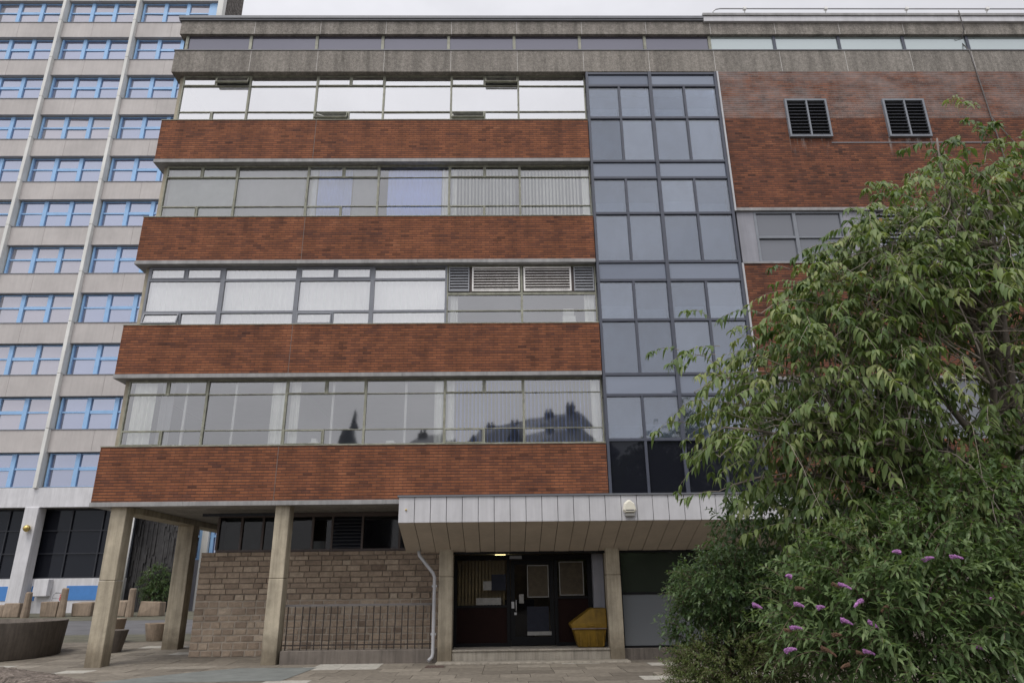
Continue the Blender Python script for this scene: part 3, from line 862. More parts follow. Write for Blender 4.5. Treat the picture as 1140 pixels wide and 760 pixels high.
for i in range(13):
    zz = 10.55 + i * .125
    l.hexa([(11.27, .03, zz), (14.58, .03, zz), (14.58, .12, zz + .1), (11.27, .12, zz + .1)], [(11.27, .03, zz + .025), (14.58, .03, zz + .025), (14.58, .12, zz + .125), (11.27, .12, zz + .125)])
P(l, 'louvre_panel', 'louvre_frame')
q = MB(); q.box(RX, XE, 12, 12.2, 0, 19.3); q.box(XL + .3, XR, 11.95, 12.1, 3.9, 19.3); q.box(XE - .1, XE, .9, 12, 0, 19.3); P(q, 'rear_wall', 'brick_dark')
# stone ground floor of the wing behind the shrubs
q = MB(); q.box(7.02, XE, .1, .5, -.02, 3.718); P(q, 'ground_floor_wall', 'plinth')

# ---- ground floor: posts, beam, stone wall, clerestory lights
for x0, x1 in ((-10.02, -9.62), (-5.83, -5.46), (-1.60, -1.25), (2.60, 2.95)):
    q = MB(); y0 = .14; dpt = .42
    ztop = 3.758 if x0 < -2 else 3.2
    q.box(x0, x1, y0, y0 + dpt, -.02, 1.96); q.box(x0 + .002, x1 - .002, y0 + .002, y0 + dpt - .002, 1.965, ztop)
    P(q, 'column', 'concrete', bevel=.018)
q = MB(); q.box(-10.0, -9.52, 4.05, 4.48, 0, 3.60); P(q, 'column', 'concrete', bevel=.018)
q = MB(); q.box(-10.0, -9.55, 8.2, 8.6, .1, 3.60); P(q, 'column', 'concrete', bevel=.018)
q = MB(); q.box(-10.05, -9.5, .58, 12, 3.60, 3.757); P(q, 'soffit_beam', 'beam', bevel=.01)


def stones(x0, x1, y, z0, z1, courses, depth=.22, side=None):
    st = MB()
    z = z0; i = 0
    while z < z1 - .03:
        lowz = z < 1.45
        h = (random.uniform(.15, .20) if lowz else random.uniform(.12, .16))
        if z + h > z1 - .06: h = z1 - z
        x = x0
        jt = .010 if lowz else .006
        while x < x1 - .01:
            w_ = random.uniform(.22, .40) if lowz else random.uniform(.24, .50)
            if x + w_ > x1 - .1: w_ = x1 - x
            pr = random.uniform(.0, .018 if lowz else .008)
            c = min(1, max(0, random.gauss(.5, .2)))
            ya = y - pr; e = .012 if lowz else .005
            a, b_, zl, zh = x + jt, x + w_ - jt, z + jt, z + h - jt
            if x == x0: a = x
            j = [random.uniform(-.006, .006) for _ in range(8)]
            # face pulled in at the arrises like tooled stone
            st.hexa([(a, y + .08, zl), (a + e, ya + j[0], zl + e), (b_ - e, ya + j[1], zl + e), (b_, y + .08, zl)][0:4], [(a, y + .08, zh), (a + e, ya + j[2], zh - e), (b_ - e, ya + j[3], zh - e), (b_, y + .08, zh)], c)
            x += w_
        z += h
    return st


WY = 2.05
st = stones(-8.36, -1.52, WY, .03, 2.70, 16)
SW = P(st, 'stone_wall', 'stone', colattr=True, bevel=.006)
q = MB(); q.box(-8.35, -1.5, WY + .008, WY + .5, 0, 1.45); P(q, 'wall_mortar', 'mortar', SW)
q = MB(); q.box(-8.35, -1.5, WY + .02, WY + .5, 1.452, 2.69); q.box(-8.35, -8.1, WY + .5, 11.9, .0, 2.69); P(q, 'wall_core', 'mortar_dark', SW)
# entrance return wall
q = MB(); q.box(-1.62, -1.52, .65, WY, 0, 3.7); P(q, 'return_wall', 'mortar_dark')
f = MB(); zw0, zw1 = 2.70, 3.70
xsw = [-8.0, -7.35, -6.75, -6.1, -5.35, -4.8, -3.95, -2.9, -1.55]
f.box(-8.0, -1.55, WY + .06, WY + .16, zw0, zw0 + .06); f.box(-8.0, -1.55, WY + .06, WY + .16, zw1 - .06, zw1 + .05)
for x in xsw: f.box(x - .03, x + .03, WY + .055, WY + .158, zw0 + .06, zw1 - .06)
fo = P(f, 'clerestory_window', 'louvre_brown')
q = MB(); q.quad((-8.0, WY + .12, zw0), (-1.55, WY + .12, zw0), (-1.55, WY + .12, zw1), (-8.0, WY + .12, zw1)); P(q, 'pane', 'glass_dark', fo)
l = MB()
for i in range(9):
    zz = zw0 + .08 + i * .095
    l.hexa([(-4.77, WY + .05, zz), (-3.98, WY + .05, zz), (-3.98, WY + .1, zz + .07), (-4.77, WY + .1, zz + .07)], [(-4.77, WY + .05, zz + .02), (-3.98, WY + .05, zz + .02), (-3.98, WY + .1, zz + .085), (-4.77, WY + .1, zz + .085)])
P(l, 'louvre', 'louvre_dark', fo)
q = MB(); q.box(-8.0, -1.55, WY + 2.2, WY + 2.3, zw0, 3.74); q.box(-8.05, -8.0, WY + .17, WY + 2.3, zw0, 3.74); P(q, 'store_wall', 'louvre_brown')
m_ = MB(); m_.box(-7.9, -6.2, WY + .35, WY + .37, zw0, zw1); P(m_, 'window_screen', 'screen')
m_ = MB(); m_.box(-5.45, -5.1, WY + .5, WY + .8, zw0 + .0, zw0 + .3); P(m_, 'stored_box', 'white')
# strip lamp housing under the soffit
q = MB(); q.box(-8.15, -6.15, 1.3, 1.38, 3.60, 3.67); P(q, 'soffit_conduit', 'louvre_dark')
# plinth between the posts
q = MB(); q.box(-5.40, -1.61, .2, .5, -.02, .30); P(q, 'plinth', 'plinth', bevel=.012)
q = MB(); q.box(2.96, 7.0, .3, .6, -.02, .26); P(q, 'plinth', 'plinth', bevel=.012)

# ---- canopy
cx0, cx1 = -2.45, 7.6
yf, yb = -1.4, .28
body = MB(); body.prism([(yf + .03, 3.17), (yb, 2.585), (yb, 3.70), (yf + .03, 3.70)], cx0 + .02, cx1 - .02)
CN = P(body, 'canopy', 'black')
fa = MB(); x = cx0
pw = .376
while x < cx1 - .1:
    fa.box(x + .006, min(x + pw, cx1) - .006, yf - random.uniform(0, .004), yf + .028, 3.145, 3.735)
    x += pw
P(fa, 'canopy_fascia', 'white_fascia', CN, bevel=.006)
sf = MB(); x = cx0; i = 0
while x < cx1 - .1:
    gp = .009 if i % 2 else .004
    dz = 0 if i % 2 else -.006
    sf.hexa([(x + gp, yf + .03, 3.147 + dz), (x + pw - gp, yf + .03, 3.147 + dz), (x + pw - gp, yb, 2.555 + dz), (x + gp, yb, 2.555 + dz)],
            [(x + gp, yf + .03, 3.167), (x + pw - gp, yf + .03, 3.167), (x + pw - gp, yb, 2.58), (x + gp, yb, 2.58)])
    x += pw; i += 1
P(sf, 'canopy_soffit', 'canopy_soffit', CN)
q = MB(); q.box(cx0 - .03, cx1 + .03, yf - .035, -.025, 3.737, 3.775); P(q, 'canopy_flashing', 'coping', CN)
q = MB(); q.box(cx0, cx1, yf + .1, .3, 3.70, 3.736); P(q, 'canopy_roof', 'coping', CN)
q = MB(); q.box(-1.62, 7.02, .285, .40, 2.50, 3.70); P(q, 'entrance_lintel', 'door')
sc_ = MB(); sc_.lathe([(0, 0), (.022, 0), (.022, .02), (0, .02)], 0, 0, 12)
sc_.v = [(-2.27 + x_, yf - .008 - z_, 3.44 + y_) for x_, y_, z_ in sc_.v]; P(sc_, 'fixing_cap', 'brass', CN)

# ---- entrance
q = MB(); q.box(-1.25, 2.60, .2, 1.9, -.02, .235); q.box(-1.25, 2.60, .17, 1.9, .237, .275); P(q, 'entrance_step', 'kerbstone', bevel=.008)
q = MB(); q.box(-1.60, 3.0, -.32, .168, -.02, .035); P(q, 'threshold_slab', 'kerbstone', bevel=.01)
DY = 1.08
fr = MB()
for x0, x1 in ((-1.30, -1.20), (.10, .19), (1.34, 1.43), (2.22, 2.34)):
    fr.box(x0, x1, DY, DY + .1, .276, 2.50)
fr.box(-1.2, .10, DY + .004, DY + .096, 2.38, 2.50); fr.box(.19, 1.34, DY + .004, DY + .096, 2.38, 2.50); fr.box(1.43, 2.22, DY + .004, DY + .096, 2.38, 2.50)
fr.box(-1.2, .10, DY + .004, DY + .096, 1.20, 1.26); fr.box(-1.2, .10, DY + .004, DY + .096, .276, .36)
fr.box(1.43, 2.22, DY + .004, DY + .096, 1.40, 1.46); fr.box(1.43, 2.22, DY + .004, DY + .096, .276, .36)
ES = P(fr, 'entrance_screen', 'door')
q = MB(); q.quad((-1.2, DY + .05, 1.26), (.1, DY + .05, 1.26), (.1, DY + .05, 2.38), (-1.2, DY + .05, 2.38)); P(q, 'pane', 'glass_lobby', ES); q = MB(); q.quad((1.43, DY + .05, 1.46), (2.22, DY + .05, 1.46), (2.22, DY + .05, 2.38), (1.43, DY + .05, 2.38)); P(q, 'pane', 'glass_dark', ES)
q = MB(); q.box(-1.2, .1, DY + .04, DY + .06, .36, 1.2); P(q, 'lower_panel', 'oxblood', ES); q = MB(); q.box(1.43, 2.22, DY + .04, DY + .06, .36, 1.40); P(q, 'lower_panel', 'oxblood', ES)
q = MB(); q.box(2.342, 2.62, DY - .25, DY + .1, .276, 2.50); P(q, 'entrance_jamb', 'panelgrey')
q = MB(); q.box(-1.34, -1.302, .5, DY + .1, .276, 2.5); P(q, 'entrance_jamb', 'panelgrey')
d = MB(); x0, x1 = .2, 1.33
d.box(x0, x0 + .11, DY + .01, DY + .06, .29, 2.37); d.box(x1 - .11, x1, DY + .01, DY + .06, .29, 2.37)
d.box(x0 + .11, x1 - .11, DY + .012, DY + .058, 2.26, 2.37); d.box(x0 + .11, x1 - .11, DY + .012, DY + .058, .29, .5)
DO = P(d, 'door', 'door')
q = MB(); q.quad((x0 + .11, DY + .035, .5), (x1 - .11, DY + .035, .5), (x1 - .11, DY + .035, 2.26), (x0 + .11, DY + .035, 2.26)); P(q, 'pane', 'glass_dark', DO)
q = MB(); q.tube([(x0 + .14, DY - .03, 1.12), (x0 + .14, DY - .06, 1.14), (x0 + .14, DY - .06, 1.36), (x0 + .14, DY - .03, 1.38)], .012, 8); q.box(x0 + .02, x0 + .09, DY - .004, DY + .01, 1.18, 1.34); P(q, 'door_handle', 'lightmetal', DO)
q = MB(); q.box(x0 + .09, x0 + .15, DY - .012, DY + .008, 1.02, 1.08); P(q, 'door_lock', 'lightmetal', DO)
q = MB(); q.box(.62, 1.18, DY + .0, DY + .03, .62, 1.22); P(q, 'kick_panel', 'darkpaper', DO)
q = MB(); q.box(.18, .50, DY - .05, DY + .0, 2.40, 2.48); P(q, 'door_closer', 'louvre_mid', DO)
# lobby
q = MB(); q.box(-1.5, 2.7, 4.6, 4.7, .276, 2.6); q.box(-1.6, -1.5, DY + .11, 4.6, .276, 2.6); q.box(2.7, 2.8, DY + .11, 4.6, .276, 2.6); P(q, 'lobby_wall', 'amber')
q = MB(); q.box(-1.6, 2.8, DY + .11, 4.7, 2.6, 2.7); P(q, 'lobby_ceiling', 'roomwall')
q = MB(); q.box(-1.6, 2.8, 1.902, 4.7, .2, .272); P(q, 'lobby_floor', 'roomfloor')
q = MB(); q.box(-.6, .9, 3.2, 3.7, .272, 1.35); P(q, 'reception_desk', 'oxblood')
lm, nt = new_mat('lobby_lamp'); t = NT(nt); e_ = t.n('ShaderNodeEmission', i_Color=(1, .8, .38, 1), i_Strength=3.0); oo = t.n('ShaderNodeOutputMaterial'); t.link(e_.outputs[0], oo.inputs[0])
q = MB()
for i in range(14): q.box(-1.18 + i * .09, -1.125 + i * .09, DY + .35, DY + .37, 1.2, 2.36)
P(q, 'lobby_blind', 'amber')
q = MB(); q.box(-.22, .08, 2.6, 2.75, 2.50, 2.58); q.build('lobby_lamp', lm, OB)
# notices fixed behind the glass: flat paper things
def notice(x0, x1, z0, z1, mat, label, y=DY + .03, frame=None):
    m = MB(); m.box(x0, x1, y - .004, y, z0, z1)
    base = Vector(((x0 + x1) / 2, y, z0)); o = m.build('notice', mat, off=base); o.location = base
    tag(o, label, 'notice', 'notices at the entrance')
    if frame:
        f_ = MB(); w_ = .02
        f_.box(x0 - w_, x1 + w_, y - .012, y, z1, z1 + w_); f_.box(x0 - w_, x1 + w_, y - .012, y, z0 - w_, z0); f_.box(x0 - w_, x0, y - .012, y, z0, z1); f_.box(x1, x1 + w_, y - .012, y, z0, z1)
        fo_ = f_.build('frame', frame, off=base); fo_.parent = o
    return o


notice(-.30, .08, 1.62, 2.02, M['darkpaper'], 'dark blank notice in the side light of the entrance beside the door frame')
notice(-.52, -.30, 1.63, 1.85, M['paper'], 'small pale notice next to a dark one in the entrance side light')
notice(-.70, -.05, 1.27, 1.44, M['paper'], 'low white notice along the bottom of the entrance side light')
notice(.66, 1.18, 1.46, 2.22, M['brownpaper'], 'pale framed brown poster in the upper glass of the entrance door', y=DY + .03, frame=M['paper'])
notice(1.50, 2.10, 1.50, 2.30, M['brownpaper'], 'pale framed brown poster on the fixed panel beside the yellow bin', y=DY - .002, frame=M['paper'])
notice(.42, .54, 1.30, 1.52, M['paper'], 'small torn white paper on the door glass beside the handle', y=DY + .028)
notice(.62, 1.24, .53, .62, M['paper'], 'low white torn strip of paper at the foot of the entrance door', y=DY - .005)
# window wall right of the entrance
f = MB()
for x in (2.97, 5.1, 6.98): f.box(x - .035, x + .035, .36, .46, .262, 2.50)
f.box(3.005, 5.065, .364, .456, 1.49, 1.54); f.box(5.135, 6.945, .364, .456, 1.49, 1.54); f.box(3.005, 5.065, .364, .456, .262, .31); f.box(5.135, 6.945, .364, .456, .262, .31)
fo = P(f, 'ground_floor_window', 'door')
q = MB(); q.box(3.0, 5.07, .40, .42, 1.54, 2.50); q.box(5.13, 6.95, .40, .42, 1.54, 2.50); P(q, 'pane', 'glass_green_refl', fo)
q = MB(); q.box(3.0, 5.07, .39, .42, .31, 1.49); q.box(5.13, 6.95, .39, .42, .31, 1.49); P(q, 'frosted_panel', 'glass_frost', fo)
# downpipe
q = MB(); q.tube([(-2.12, .30, 2.62), (-2.12, .18, 2.55), (-2.10, .13, 2.48), (-1.74, .11, 2.05), (-1.70, .11, 1.95), (-1.70, .11, .22), (-1.72, .09, .13), (-1.80, .02, .06)], .042, 12)
for zz in (1.72, .62): q.box(-1.765, -1.635, .09, .16, zz, zz + .05)
P(q, 'downpipe', 'pipe')

# ------------------------------------------------------------------ railing on the plinth
RL = empty('railing', (-3.5, .35, .30), 'low iron railing of thin upright bars standing on the plinth before the stone wall', 'railing')
q = MB(); q.box(-5.40, -1.76, .325, .375, 1.30, 1.35); q.build('top_rail', M['ironrail'], RL)
q = MB(); q.box(-5.40, -1.76, .335, .365, .40, .43); q.build('bottom_rail', M['iron'], RL)
q = MB(); q.box(-.012, .012, -.012, .012, .0, .995)
bar0 = q.build('bar', M['iron'], RL, off=(0, 0, 0)); bar0.location = (-5.33 + 3.5, 0, .003)
for i in range(1, 21):
    c = bar0.copy(); COL.objects.link(c); c.parent = RL
    c.location = (-5.33 + 3.5 + i * .176 + random.uniform(-.012, .012), 0, .003); c.rotation_euler = (0, random.uniform(-.012, .012), 0)

# ------------------------------------------------------------------ alarm box on the canopy
AB = empty('alarm_box', (3.0, yf - .004, 3.40), 'cream six sided burglar alarm box fixed on the white canopy fascia', 'alarm box')
q = MB(); hx = [(-.17, -.02), (-.13, .14), (-.03, .22), (.03, .22), (.13, .14), (.17, -.02), (.12, -.09), (-.12, -.09)]
n = len(hx)
vs = [(3.0 + a, yf - .02, 3.40 + b_) for a, b_ in hx] + [(3.0 + a * .8, yf - .11, 3.40 + .04 + (b_ - .04) * .8) for a, b_ in hx]
q.add(vs, [tuple(range(n, 2 * n))[::1]] + [(i, (i + 1) % n, n + (i + 1) % n, n + i) for i in range(n)] + [tuple(range(n - 1, -1, -1))])
q.build('cover', M['cream'], AB, bevel=.012)
q = MB(); q.box(2.89, 3.11, yf - .10, yf - .006, 3.235, 3.30); q.build('strobe_lens', M['paper'], AB, bevel=.01)
q = MB(); q.box(2.90, 3.10, yf - .113, yf - .104, 3.365, 3.385); q.build('cover_seam', M['darkpaper'], AB)

# ------------------------------------------------------------------ yellow grit bin
GB = empty('grit_bin', (2.12, .66, .277), 'yellow plastic grit bin with sloping lid standing on the entrance step by the concrete post', 'grit bin')
q = MB()
q.hexa([(1.86, .44, .277), (2.50, .44, .277), (2.50, .92, .277), (1.86, .92, .277)], [(1.74, .36, .70), (2.56, .36, .70), (2.56, .96, .70), (1.74, .96, .70)])
q.build('body', M['yellow'], GB, bevel=.025)
q = MB(); q.prism([(.34, .70), (.97, .70), (.97, .80), (.86, 1.22), (.70, 1.24), (.34, .86)], 0, 1)
q = MB()
q.add([(1.71, .34, .705), (2.58, .34, .705), (2.58, .97, .705), (1.71, .97, .705), (1.66, .34, .82), (2.58, .34, .82), (2.58, .97, .82), (1.66, .97, .82),
       (2.20, .40, 1.18), (2.58, .40, 1.18), (2.58, .95, 1.18), (2.20, .95, 1.18)],
      [(0, 3, 2, 1), (0, 1, 5, 4), (1, 2, 6, 5), (2, 3, 7, 6), (3, 0, 4, 7), (4, 5, 9, 8), (5, 6, 10, 9), (6, 7, 11, 10), (7, 4, 8, 11), (8, 9, 10, 11)])
q.build('lid', M['yellow'], GB, bevel=.03)
q = MB(); q.box(1.83, 2.52, .395, .45, .50, .53); q.box(1.80, 2.53, .38, .45, .60, .63); [q.box(xr, xr + .03, .37, .45, .31, .66) for xr in (1.90, 2.10, 2.30, 2.46)]; q.build('body_ribs', M['yellow'], GB, bevel=.006)
q = MB(); q.box(1.70, 2.57, .325, .36, .70, .725); q.build('lid_seam', M['joint'], GB)
q = MB(); q.box(2.08, 2.26, .31, .35, .76, .80); q.build('lid_handle', M['yellow'], GB, bevel=.01)

# ------------------------------------------------------------------ roof railing and cable on the wing
RR = empty('roof_railing', (14, .3, 19.62), 'long tubular safety rail along the roof edge above the white fascia', 'railing')
q = MB(); q.tube([(7.15, .05, 19.60), (7.17, .05, 19.82), (7.27, .05, 19.91), (7.42, .05, 19.94), (21.8, .05, 19.94)], .022, 8); q.build('rail', M['galv'], RR)
for i, x in enumerate((8.25, 11.0, 13.75, 16.5, 19.2)):
    q = MB(); q.tube([(x, .05, 19.92), (x + .15, .55, 19.60)], .018, 8); q.box(x - .05, x + .05, .0, .10, 19.90, 19.99); q.build('stanchion', M['white'], RR)
CB = MB()
CB.tube([(15.36, -.12, 19.70), (15.36, -.12, 19.58), (15.38, -.10, 18.9), (15.40, .2, 18.7), (15.42, -.03, 18.1), (15.45, -.03, 17.3), (15.47, -.04, 16.6), (15.50, -.04, 15.6), (15.55, -.04, 14.2), (15.6, -.04, 12.3), (15.6, -.04, 10.6)], .018, 8)
CB.tube([(15.50, -.04, 15.5), (16.1, -.04, 14.4), (16.9, -.04, 13.2)], .014, 8)
base = Vector((15.5, -.04, 10.6)); o = CB.build('lightning_cable', M['ironrail'], off=base); o.location = base
tag(o, 'thin metal conductor cable running down from the roof over the brick wing', 'cable')

# ------------------------------------------------------------------ tower block
TY = 24.0
TB = empty('tower_block', (-32, TY, .59), 'tall pale concrete tower block with rows of blue framed windows behind the brick block', 'tower block')
TZ, TH = 7.60, 3.486
NB = 4
FIN = [-27.60 - 5.56 * i for i in range(NB)]
NROW = 12
RT = -21.2
for k in range(NROW):
    zt = TZ + TH * k
    s = MB()
    edges = [-44.6] + FIN[::-1][0:] + [RT]
    edges = sorted(edges)
    for a, b_ in zip(edges, edges[1:]):
        xm = a + (b_ - a) * .43
        if k == 0: s.box(a + .004, b_ - .004, TY - .12, TY + .4, 6.42, zt - .05); continue
        s.box(a + .004, xm - .007, TY - .02, TY + .4, zt - 1.40, zt - .04); s.box(xm + .007, b_ - .004, TY - .02, TY + .4, zt - 1.40, zt - .04)
    so = s.build('spandrel', M['tower_panel' if k else 'whitewall'], TB)
    s = MB(); s.box(-44.6, RT, TY - .06, TY + .3, zt - .038, zt + .0); s.build('sill', M['louvre_frame'], so)
s = MB(); s.box(-44.6, RT, TY - .02, TY + .4, TZ + TH * NROW - 1.40, TZ + TH * NROW + .6); s.build('parapet', M['tower_panel'], TB)
for x in FIN:
    f = MB()
    for k in range(NROW):
        z0 = TZ + TH * k - (.0 if k else .1)
        f.box(x - .115, x + .115, TY - .30, TY + .36, z0 + .006, TZ + TH * (k + 1) - .006)
    f.build('fin', M['tower_fin'], TB, bevel=.03)
f = MB(); f.box(RT - .42, RT, TY - .10, TY + .4, TZ - .05, TZ + TH * NROW + .6); f.build('corner_pier', M['tower_fin'], TB, bevel=.02)
f = MB(); f.box(-44.6, RT - .01, TY + .42, TY + 3.2, 6.4, TZ + TH * NROW + .5); f.build('core', M['tower_flank'], TB)
# window prototype
ww = 5.16; wh = TH - 1.40 - .04
f = MB()
for xx in (0.0, ww / 3, 2 * ww / 3, ww): f.box(max(0, xx - .13), min(ww, xx + .13), -.07, .10, .01, wh - .01)
for i in range(3):
    a, b_ = i * ww / 3 + .13, (i + 1) * ww / 3 - .13
    f.box(a, b_, -.01, .08, .01, .07); f.box(a, b_, -.01, .08, wh - .07, wh - .01)
    t_ = .10 if i == 1 else .05
    f.box(a, b_, -.02, .08, 1.12 - t_, 1.12 + t_)
w0 = f.build('window', M['blue'], TB, off=(0, 0, 0)); w0.location = Vector((FIN[0] + .205, TY + .28, TZ)) - TB.location
q = MB()
for i in range(3):
    a, b_ = i * ww / 3 + .1, (i + 1) * ww / 3 - .1
    e1, e2 = random.uniform(-.012, .012), random.uniform(-.012, .012)
    q.quad((a, .05, .06), (b_, .05 + e1, .06), (b_, .05 + e1 + e2, 1.12), (a, .05 + e2, 1.12)); q.quad((a, .045, 1.12), (b_, .045 + e2, 1.12), (b_, .045 + e2 - e1, wh - .06), (a, .045 - e1, wh - .06))
q.build('pane', M['glass_tower'], w0, off=(0, 0, 0))
# a few differently hung panes so that no two rows mirror the sky alike
variants = [w0.children[0].data]
for kx in range(5):
    q = MB()
    for i in range(3):
        a, b_ = i * ww / 3 + .1, (i + 1) * ww / 3 - .1
        for za, zb, yy in ((.06, 1.12, .05), (1.12, wh - .06, .045)):
            e1, e2 = random.uniform(-.02, .02), random.uniform(-.014, .014)
            q.quad((a, yy, za), (b_, yy + e1, za), (b_, yy + e1 + e2, zb), (a, yy + e2, zb))
    tmp = q.build('pane', M['glass_tower'] if kx < 3 else M['glass_tower_dark'], w0, off=(0, 0, 0))
    variants.append(tmp.data); bpy.data.objects.remove(tmp)
# bays
for i in range(NB + 0):
    for k in range(NROW):
        if i == 0 and k == 0: continue
        c = copy_tree(w0, TB)
        c.children[0].data = random.choice(variants)
        xx = FIN[i] + .205
        if i > 0: c.scale = (5.15 / ww, 1, 1)
        else: c.scale = (1.0, 1, 1)
        c.location = Vector((xx, TY + .28, TZ + TH * k)) - TB.location
q = MB(); q.box(FIN[0] + .205 + ww, RT - .42, TY + .2, TY + .4, TZ, TZ + TH * NROW); q.build('jamb_panel', M['blue'], TB)
# ground storey
q = MB(); q.box(-44.6, RT - .72, TY + .9, TY + 1.0, 2.50, 6.42); q.build('lobby_glazing', M['glass_night'], TB)
q = MB()
x = -44.3; i = 0
while x < RT - .8:
    q.box(x - .04, x + .04, TY + .8, TY + .898, 2.50, 6.4); x += 1.86
for zz in (2.5, 3.85, 5.15, 6.35): q.box(-44.6, RT - .72, TY + .81, TY + .897, zz - .035, zz + .035)
q.build('glazing_bars', M['louvre_dark'], TB)
q = MB(); q.box(-44.6, RT - .72, TY + .6, TY + .9, .5, 2.46); q.build('base_wall', M['whitewall'], TB)
for x in FIN:
    q = MB(); q.box(x - .35, x + .45, TY - .2, TY + .58, .5, 6.418); q.build('ground_column', M['whitewall'], TB, bevel=.03)
for a, b_ in ((-25.1, -21.9), (-31.2, -28.3), (-27.1, -26.85)):
    q = MB(); q.box(a, b_, TY + .57, TY + .598, 1.27, 2.05); q.build('blue_panel', M['blue_dark'], TB)
q = MB(); q.tube([(RT - .60, TY + .2, .55), (RT - .60, TY + .2, 6.42)], .13, 12); q.build('corner_pole', M['white'], TB)
# metal cupboard on the white wall
q = MB(); q.box(-26.75, -25.95, TY + .15, TY + .60, 1.50, 2.42); o = q.build('wall_cabinet', M['whitewall'], off=Vector((-26.35, TY + .6, 1.5)), bevel=.02); o.location = (-26.35, TY + .6, 1.5)
tag(o, 'plain white metal cabinet fixed to the white base wall beside the tower column', 'cabinet')
# brass globe lamp
LP = empty('wall_lamp', (-27.5, TY - .2, 5.2), 'round brass globe lamp on the white tower column', 'wall lamp')
q = MB(); q.lathe([(.001, -.2), (.08, -.18), (.15, -.12), (.19, -.03), (.2, .03), (.17, .11), (.1, .17), (.001, .2)], 0, 0, 20)
q.v = [(-27.45 + a, TY - .42 + b_, 5.2 + c_) for a, b_, c_ in q.v]; q.build('globe', M['brass'], LP)
q = MB(); q.tube([(-27.45, TY - .19, 5.2), (-27.45, TY - .34, 5.2)], .05, 10); q.build('bracket', M['louvre_dark'], LP)

# ------------------------------------------------------------------ ribbed wall and link block
rw = MB(); x = -22.1
while x < -18.95:
    w_ = random.uniform(.06, .15); z = .55 - random.random() * .8
    while z < 7.3:
        h = random.uniform(.25, 1.5)
        rw.box(x, x + w_ - .006, 25.2 - random.uniform(.0, .13), 25.5, max(.5, z), min(z + h, 7.4) - .001)
        z += h
    x += w_
base = Vector((-20.5, 25.5, .55)); o = rw.build('ribbed_wall', M['ribbed'], off=base, bevel=.02); o.location = base
tag(o, 'dark rough wall of upright ribbed concrete beside the tower base', 'wall')
LK = empty('link_building', (-12, 27, .6), 'low wing with blue window frames seen through the gap above the ribbed wall', 'building')
q = MB(); q.box(-19.5, -4, 27.0, 34, .5, 3.5); q.box(-19.5, -4, 27.0, 34, 9.2, 11.0); q.box(-19.5, -4, 27.4, 34, 3.5, 9.2); q.build('wall', M['panelgrey'], LK)
q = MB(); q.box(-19.5, -4, 27.25, 27.3, 3.5, 9.2); q.build('pane', M['glass_tower'], LK)
q = MB()
for i in range(10): q.box(-18.25 + i * 1.9, -18.05 + i * 1.9, 27.1, 27.24, 3.5, 9.2); q.box(-18.95 + i * 1.9, -18.75 + i * 1.9, 27.1, 27.24, 3.5, 9.2)
for zz in (3.55, 4.9, 6.6, 7.9, 9.1): q.box(-19.5, -4, 27.12, 27.23, zz - .06, zz + .06)
q.build('window_frame', M['blue'], LK)
for x in (-18.48, -12.4, -8.2):
    q = MB(); q.box(x - .2, x + .2, 26.85, 27.1, .5, 9.2); q.build('fin', M['tower_fin'], LK)

# ------------------------------------------------------------------ planters, pots, blocks, bollards
def planter(name, cx, cy, r0, r1, h, label, cat, group, mat='planter', n=40):
    z0 = hgt(cy) - .015
    R_ = empty(name, (cx, cy, z0), label, cat, group)
    q = MB(); q.lathe([(r0 * .98, z0), (r0, z0 + .02), (r1, z0 + h - .02), (r1, z0 + h), (r1 - .10, z0 + h), (r1 - .14, z0 + h - .12), (.001, z0 + h - .12)], cx, cy, n)
    for i in range(len(q.smooth)): q.smooth[i] = True
    q.build('bowl', M[mat], R_)
    q = MB(); q.lathe([(r1 - .135, z0 + h - .11), (r1 * .5, z0 + h - .08), (.001, z0 + h - .07)], cx, cy, n); q.build('soil', M['soil'], R_)
    return R_


planter('round_planter', -14.25, 2.8, 1.80, 1.87, .92, 'big dark round concrete planter standing on the plaza by the outer concrete post', 'planter', 'concrete planters')
planter('plant_pot', -11.25, 3.6, .30, .42, .60, 'small tapered dark concrete pot just behind the outer concrete post', 'planter', 'concrete planters', n=24)
planter('plant_pot', -12.75, 6.2, .42, .5, .75, 'brown pot half hidden behind the big round planter', 'planter', 'concrete planters', 'stoneblock', 24)
planter('plant_pot', -11.5, 7.0, .32, .42, .55, 'small brown pot beside the rear concrete post', 'planter', 'concrete planters', 'stoneblock', 24)
BL = [(-25.43, 21.0, .8, .7, .72, 'squared stone block at the foot of the white tower column'),
      (-23.53, 21.0, .9, .6, .78, 'squared stone block under the red hand truck'),
      (-21.95, 21.3, 1.05, .7, .66, 'squared stone block between the hand truck and the outer concrete post'),
      (-19.90, 20.8, .95, .7, .74, 'squared stone block beside the slim post near the ribbed wall'),
      (-18.15, 20.6, 1.05, .8, .70, 'squared stone block before the green bush of the ribbed wall'),
      (-26.5, 21.4, 1.0, .7, .60, 'squared stone block cut by the picture edge beside the white tower column')]
for x, y_, a, b_, h, lb in BL:
    q = MB(); z0 = hgt(y_) - .01
    j = lambda: random.uniform(-.05, .05)
    q.hexa([(-a / 2 + j(), -b_ / 2 + j(), 0), (a / 2 + j(), -b_ / 2 + j(), 0), (a / 2 + j(), b_ / 2 + j(), 0), (-a / 2 + j(), b_ / 2 + j(), 0)],
           [(-a / 2 + j(), -b_ / 2 + j(), h + j()), (a / 2 + j(), -b_ / 2 + j(), h + j()), (a / 2 + j(), b_ / 2 + j(), h + j()), (-a / 2 + j(), b_ / 2 + j(), h + j())])
    o = q.build('stone_block', M['stoneblock'], off=(0, 0, 0), bevel=.04); o.location = (x, y_, z0); o.rotation_euler = (0, 0, random.uniform(-.2, .2))
    tag(o, lb, 'stone block', 'stone blocks along the tower base')
